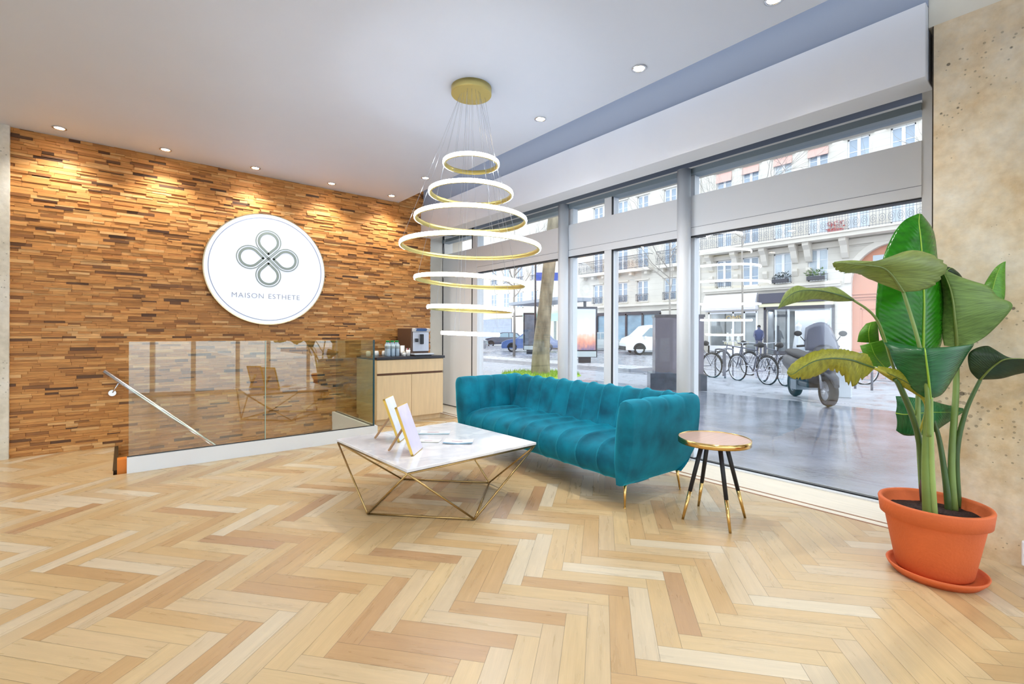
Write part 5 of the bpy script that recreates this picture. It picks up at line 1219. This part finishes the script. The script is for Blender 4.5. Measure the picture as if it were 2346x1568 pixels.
# cars stand along the far side of the crossing road
RZC = GZ-.12
def carbox(lb, p, L_, paint, prof=carpf, wins__=carwin, H=1.46, Wd=1.75, wr_=.32, wx=(-1.3, 1.3), face=1, name='parked_car', cat='car', dz=pi/2):
    return car(name, lb, cat, (p[0], p[1], RZC), dz, L_, Wd, H, prof, wins__, paint, wr_, wx)
def side_on(px, ybase, extra=0):
    q = onz(px, ybase, RZC); return q
q = side_on(1214, 806); carbox('blue car parked behind the dark advertising panel', (q.x, q.y), 4.2, blue, dz=radians(138))
q = side_on(1048, 808); carbox('grey car at the far left, just right of the white panel', (q.x, q.y), 4.2, greyp, dz=radians(138))
q = side_on(1357, 806); carbox('silver car seen just left of the first round column', (q.x-.2, q.y-.2), 3.7, silv, dz=radians(138))
q = side_on(1152, 797); carbox('dark car parked farther back behind the blue car', (q.x+1.2, q.y+1.5), 4.2, mat('dark_car_paint', (62, 66, 84), .25, coat=.6), dz=radians(150))
q = side_on(1514, 813); van = carbox('white van parked beyond the dark street cabinet', (q.x+.3, q.y+.3), 4.9, whitep, vanpf, vanwin, 1.93, 1.85, .36, (-1.45, 1.55), name='parked_van', cat='van', dz=radians(140))
for sgn in (-1, 1):
    b = MB(); b.box(1.15, sgn*.95, 1.05, 1.25, sgn*1.12, 1.22); b.build('wing_mirror', whitep, van, bevel=.02)
b = MB(); b.box(2.30, -.9, .28, 2.49, .9, .55); b.build('bumper', M['dark'], van, bevel=.03)

# ---------------- bicycles ----------------
frm = mat('grey_bike_frame', (98, 104, 122), .35, .4); chrome = mat('bike_chrome', (190, 194, 202), .25, .8); sad = mat('black_saddle', (34, 34, 40), .6)
def bike(paint):
    t = local('bicycle', '', 'bicycle', (0, 0, 0), 0, 'bicycles at the rack'); r = .34; A = (-.52, 0, r); B_ = (.54, 0, r); bb_ = (-.05, 0, .29); seat = (-.2, 0, .82); hd = (.36, 0, .88); hl = (.4, 0, .7)
    for c, nm in ((A, 'rear'), (B_, 'front')):
        b = MB(); b.tube([(c[0]+r*cos(2*pi*k/28), 0, c[2]+r*sin(2*pi*k/28)) for k in range(28)], .018, 6, closed=True); o = b.build('wheel', tyre, t, True)
        b = MB(); b.tube([(c[0]+(r-.025)*cos(2*pi*k/28), 0, c[2]+(r-.025)*sin(2*pi*k/28)) for k in range(28)], .009, 5, closed=True)
        for k in range(18): a = 2*pi*k/18; b.cyl((c[0], .02*(-1)**k, c[2]), (c[0]+(r-.03)*cos(a), 0, c[2]+(r-.03)*sin(a)), .0025, n=4, caps=False)
        b.cyl((c[0], -.05, c[2]), (c[0], .05, c[2]), .02, n=8); b.build('rim_and_spokes', chrome, o)
        b = MB(); b.tube([(c[0]+(r+.035)*cos(a_), 0, c[2]+(r+.035)*sin(a_)) for a_ in [radians(20+k*12)+(0.3 if nm == 'rear' else .4) for k in range(12)]], .014, 5); b.build('mudguard', sad, t)
    b = MB()
    for a, c in ((bb_, seat), (bb_, hl), (seat, hd), (hd, hl)): b.cyl(a, c, .017, n=8)
    for s_ in (-.05, .05): b.cyl((A[0], s_, A[2]), (bb_[0], s_*.6, bb_[2]), .009, n=6); b.cyl((A[0], s_, A[2]), (seat[0], s_*.4, seat[2]-.04), .008, n=6); b.cyl((B_[0], s_, B_[2]), (hl[0], s_*.6, hl[2]), .010, n=6)
    b.build('frame', paint, t, True)
    b = MB(); b.cyl(seat, (-.23, 0, .94), .012, n=6); b.tube([(-.36, 0, .96), (-.28, 0, .97), (-.2, 0, .96), (-.08, 0, .95)], [.06, .08, .045, .02], 8); b.build('saddle', sad, t, True)
    b = MB(); b.cyl(hd, (.34, 0, 1.0), .012, n=6); b.tube([(.22, -.28, 1.0), (.33, -.2, 1.02), (.38, -.06, 1.0), (.38, .06, 1.0), (.33, .2, 1.02), (.22, .28, 1.0)], .011, 6); b.build('handlebar', chrome, t, True)
    b = MB(); b.lathe([(.02, -.01), (.09, -.004), (.09, .004), (.02, .01)], (0, 0, 0), 18); b.v = [(bb_[0]+v[0], v[2]-.06, bb_[2]+v[1]) for v in b.v]; b.box(bb_[0]-.01, -.1, bb_[2]-.17, bb_[0]+.01, -.06, bb_[2]); b.box(bb_[0]-.05, -.19, bb_[2]-.18, bb_[0]+.05, -.09, bb_[2]-.16); b.box(bb_[0]-.05, .08, bb_[2]+.14, bb_[0]+.05, .17, bb_[2]+.16); b.build('crank_set', chrome, t)
    b = MB(); b.box(-.8, -.06, .74, -.4, .06, .755); b.cyl((-.75, -.05, .74), (A[0], -.06, A[2]), .006, n=5); b.cyl((-.75, .05, .74), (A[0], .06, A[2]), .006, n=5); b.build('rear_rack', sad, t)
    return t
bk = bike(frm)
GP = GZ-.002
bp_ = [(onz(1722, 879, GP), radians(63), 'bicycle leaning in the middle of the row, its rear wheel toward the window'), (onz(1772, 882, GP), radians(48), 'bicycle with large rear wheel nearest the scooter'),
       (onz(1634, 868, GP)+Vector((.2, .6, 0)), radians(75), 'bicycle half hidden beside the dark street cabinet'), (onz(1690, 862, GP)+Vector((.5, .3, 0)), radians(70), 'pale bicycle standing behind the others at the hoop racks'), (onz(2022, 888, GP)+Vector((.6, 0, 0)), radians(140), 'bicycle glimpsed between the scooter and the plant leaves')]
for k, (q, rz, lb) in enumerate(bp_):
    o = bk if k == 0 else copy_tree(bk); place(o, (q.x+.25, q.y+.1, GP), rz, lb)
hoopm = mat('grey_steel_hoop', (120, 122, 132), .4, .5)
def hoop():
    t = local('bike_rack_hoop', '', 'bike rack', (0, 0, 0), 0, 'steel bike hoops on the pavement'); b = MB(); b.tube(catmull([(-.18, 0, 0), (-.18, 0, .7), (-.14, 0, .8), (.14, 0, .8), (.18, 0, .7), (.18, 0, 0)], 4), .024, 10); b.build('hoop', hoopm, t, True); return t
h0 = hoop()
for k, (px, py, lb) in enumerate(((1650, 866, 'steel bike hoop nearest the dark street cabinet'), (1668, 863, 'steel bike hoop left of the first full bicycle'), (1978, 893, 'steel bike hoop behind the scooter, under the plant leaves'))):
    o = h0 if k == 0 else copy_tree(h0); q = onz(px, py, GP); place(o, (q.x, q.y, GP), radians(70), lb)
# ---------------- motor scooter ----------------
q = onz(1892, 931, GP); q2 = onz(1836, 913, GP); sd_ = (q-q2).normalized(); qc = q-sd_*.62
sc = local('motor_scooter', 'dark motor scooter with windscreen and mirrors parked on the pale pavement', 'scooter', (qc.x, qc.y, GP), math.atan2(sd_.y, sd_.x))
scp = mat('dark_blue_grey_scooter', (34, 38, 52), .35, coat=.15, var=.1); 
def swheel(x, r):
    b = MB(); b.lathe([(r*.62, -.06), (r*.92, -.055), (r, 0), (r*.92, .055), (r*.62, .06)], (0, 0, 0), 28, closed=True); b.v = [(x+v[0], v[2], r+v[1]) for v in b.v]; o = b.build('wheel', tyre, sc, True)
    b = MB(); b.lathe([(r*.6, -.05), (r*.66, -.05), (r*.66, .05), (r*.6, .05)], (0, 0, 0), 28, closed=True); b.v = [(x+v[0], v[2], r+v[1]) for v in b.v]
    for k in range(5): b.box(-.018, -.03, 0, .018, .03, r*.62, Matrix.Translation((x, 0, r)) @ Matrix.Rotation(k*2*pi/5, 4, 'Y'))
    b.build('rim', rim, o)
swheel(-.68, .27); swheel(.70, .27)
def loft(secs, n=14):
    """secs: (x, zc, half width, half height)"""
    rows = []
    for (x, zc, w_, h_) in secs: rows.append([(x, w_*abs(cos(a))**.75*(1 if cos(a) > 0 else -1), zc+h_*abs(sin(a))**.75*(1 if sin(a) > 0 else -1)) for a in [2*pi*k/n for k in range(n)]])
    b = MB(); b.grid(rows, True); b.add(rows[0], [tuple(range(n-1, -1, -1))]); b.add(rows[-1], [tuple(range(n))]); return b
loft([(-1.0, .72, .08, .06), (-.9, .7, .16, .14), (-.6, .66, .2, .2), (-.2, .6, .2, .2), (-.05, .52, .16, .16)]).build('rear_body', scp, sc, True)
loft([(-.98, .87, .08, .03), (-.8, .90, .15, .05), (-.4, .85, .17, .05), (-.1, .8, .13, .05), (.02, .78, .06, .03)]).build('seat', sad, sc, True)
b = MB(); b.box(-.1, -.2, .28, .38, .2, .38); b.build('footboard', scp, sc, bevel=.03)
loft([(.28, .55, .2, .25), (.42, .68, .26, .32), (.56, .78, .2, .28), (.66, .82, .1, .16)]).build('front_shield', scp, sc, True)
loft([(.40, .42, .07, .05), (.58, .56, .09, .05), (.72, .58, .09, .04), (.92, .50, .07, .04), (1.0, .38, .04, .03)]).build('front_mudguard', scp, sc, True)
b = MB(); b.cyl((.66, -.08, .30), (.5, -.06, .75), .025, n=10); b.cyl((.66, .08, .30), (.5, .06, .75), .025, n=10); b.cyl((.5, 0, .7), (.42, 0, 1.02), .03, n=10); b.build('fork', chrome, sc, True)
b = MB(); b.tube([(.3, -.34, 1.02), (.42, -.18, 1.04), (.46, 0, 1.05), (.42, .18, 1.04), (.3, .34, 1.02)], [.02, .022, .05, .022, .02], 8); b.build('handlebar', sad, sc, True)
sgl = mat('smoky_windscreen', (84, 90, 112), .15, spec=.6)
rows = []
for i in range(9):
    a = -1+2*i/8; rows.append([(.58-.10*a*a-.16*t_, .27*a*(1-.25*t_*t_), .95+.5*t_-.1*a*a*t_) for t_ in [k/6 for k in range(7)]])
b = MB(); b.grid(rows); o = b.build('windscreen', sgl, sc, True); md = o.modifiers.new('t', 'SOLIDIFY'); md.thickness = .006
for s_ in (-1, 1):
    b = MB(); b.tube([(.42, s_*.2, 1.04), (.4, s_*.32, 1.2)], .008, 6); b.sphere((.4, s_*.36, 1.25), .07, 10, 6, (.3, 1, .7)); b.build('mirror', sad, sc, True)
b = MB(); b.box(-.55, .12, .28, -.1, .24, .42); b.cyl((-.9, .22, .34), (-.4, .22, .3), .06, .05, 12); b.box(-.3, -.22, .2, -.05, .22, .38); b.build('engine_and_exhaust', mat('grey_engine', (140, 146, 156), .35, .5), sc)
b = MB(); b.box(-1.12, -.1, .42, -1.1, .1, .58); b.build('number_plate', whitep, sc); b = MB(); b.sphere((-1.0, 0, .66), .08, 10, 6, (.5, 1.4, .6)); b.build('tail_light', mat('red_tail_light', (170, 40, 40), .3), sc, True)
b = MB(); b.sphere((.7, 0, .82), .09, 12, 8, (.5, 1, .8)); b.build('headlight', chrome, sc, True)
# white carton and the second scooter behind it
q = onz(1915, 915, GP); t = local('white_crate', 'pale crate-like box standing right behind the scooter', 'box', (q.x+.5, q.y+.1, GP), radians(20)); b = MB(); b.box(-.22, -.2, 0, .22, .2, .5); b.build('box_body', mat('pale_box', (206, 216, 226), .5), t, bevel=.02); b = MB(); b.box(-.24, -.22, .5, .24, .22, .62); b.build('box_lid', mat('white_box_lid', (238, 242, 246), .5), t, bevel=.02)
# ---------------- person walking by the shop ----------------
q = Vector((28.6, 11.9, GZ))
pe = local('person', 'person in a dark blue jacket walking past the shops', 'person', tuple(q), radians(200))
sk = bpy.data.meshes.new('body'); V = [(0, 0, .95), (0, 0, 1.2), (0, 0, 1.42), (0, 0, 1.52), (0, 0, 1.62), (0, 0, 1.70), (0, .18, 1.40), (.06, .24, 1.14), (.22, .2, 1.0), (0, -.18, 1.40), (.1, -.25, 1.15), (.28, -.2, 1.08),
      (0, .1, .9), (.12, .1, .5), (.05, .1, .06), (.16, .1, .03), (0, -.1, .9), (-.06, -.1, .5), (-.26, -.1, .1), (-.17, -.1, .03), (.3, .19, .97), (.36, -.2, 1.06)]
Ed = [(0, 1), (1, 2), (2, 3), (3, 4), (4, 5), (2, 6), (6, 7), (7, 8), (2, 9), (9, 10), (10, 11), (0, 12), (12, 13), (13, 14), (14, 15), (0, 16), (16, 17), (17, 18), (18, 19), (8, 20), (11, 21)]
sk.from_pydata(V, Ed, []); po = bpy.data.objects.new('body', sk); COL.objects.link(po); po.parent = pe; sk.materials.append(mat('dark_trousers_and_skin', (96, 100, 124), .8))
md = po.modifiers.new('skin', 'SKIN'); rad = [.15, .15, .17, .06, .095, .085, .07, .055, .04, .07, .055, .04, .09, .065, .045, .04, .09, .065, .045, .04, .03, .03]
for i, r in enumerate(rad): sk.skin_vertices[0].data[i].radius = (r, r)
sk.skin_vertices[0].data[0].use_root = True; po.modifiers.new('sub', 'SUBSURF').levels = 1
b = MB(); b.lathe([(.17, .88), (.19, 1.0), (.19, 1.2), (.21, 1.38), (.14, 1.48), (.07, 1.5)], (0, 0, 0), 16, sx=.95, sy=1.1); b.build('jacket', mat('dark_blue_jacket', (54, 66, 108), .7), pe, True)
b = MB(); b.sphere((-.015, 0, 1.68), .105, 12, 8, (1, .9, .95)); b.build('hair', mat('dark_hair', (48, 40, 40), .8), pe, True)
# ---------------- flower boxes ----------------
for (y, z, lb, rgb) in ((11.16, 4.25, 'dark planter at the first floor window above the dark shop fascia, left', (60, 70, 70)), (9.33, 4.25, 'leafy planter at the first floor window left of the arched door', (90, 120, 60)), (8.4, 6.72, 'red flower pot on the long balcony', (190, 70, 70))):
    t = thing('flower_box', lb, 'flower box', (XF-.35, y, z)); wd = .42 if z < 6 else .35
    b = MB(); b.box(XF-.45, y-wd, z, XF-.2, y+wd, z+.2); b.build('trough', mat('trough_paint', (70, 70, 78) if z < 6 else (190, 70, 66), .6), t)
    rn = random.Random(int(y*10)); b = MB()
    for _ in range(60):
        c = Vector((XF-.33+rn.uniform(-.15, .15), y+rn.uniform(-wd, wd), z+.2+rn.uniform(0, .35))); d1 = Vector((rn.uniform(-1, 1), rn.uniform(-1, 1), rn.uniform(-.3, 1)))*.09; d2 = Vector((rn.uniform(-1, 1), rn.uniform(-1, 1), rn.uniform(-.3, 1)))*.05
        b.add([c, c+d1+d2, c+d1*2, c+d1-d2], [(0, 1, 2, 3)])
    b.build('foliage', mat('box_foliage', rgb, .8), t)
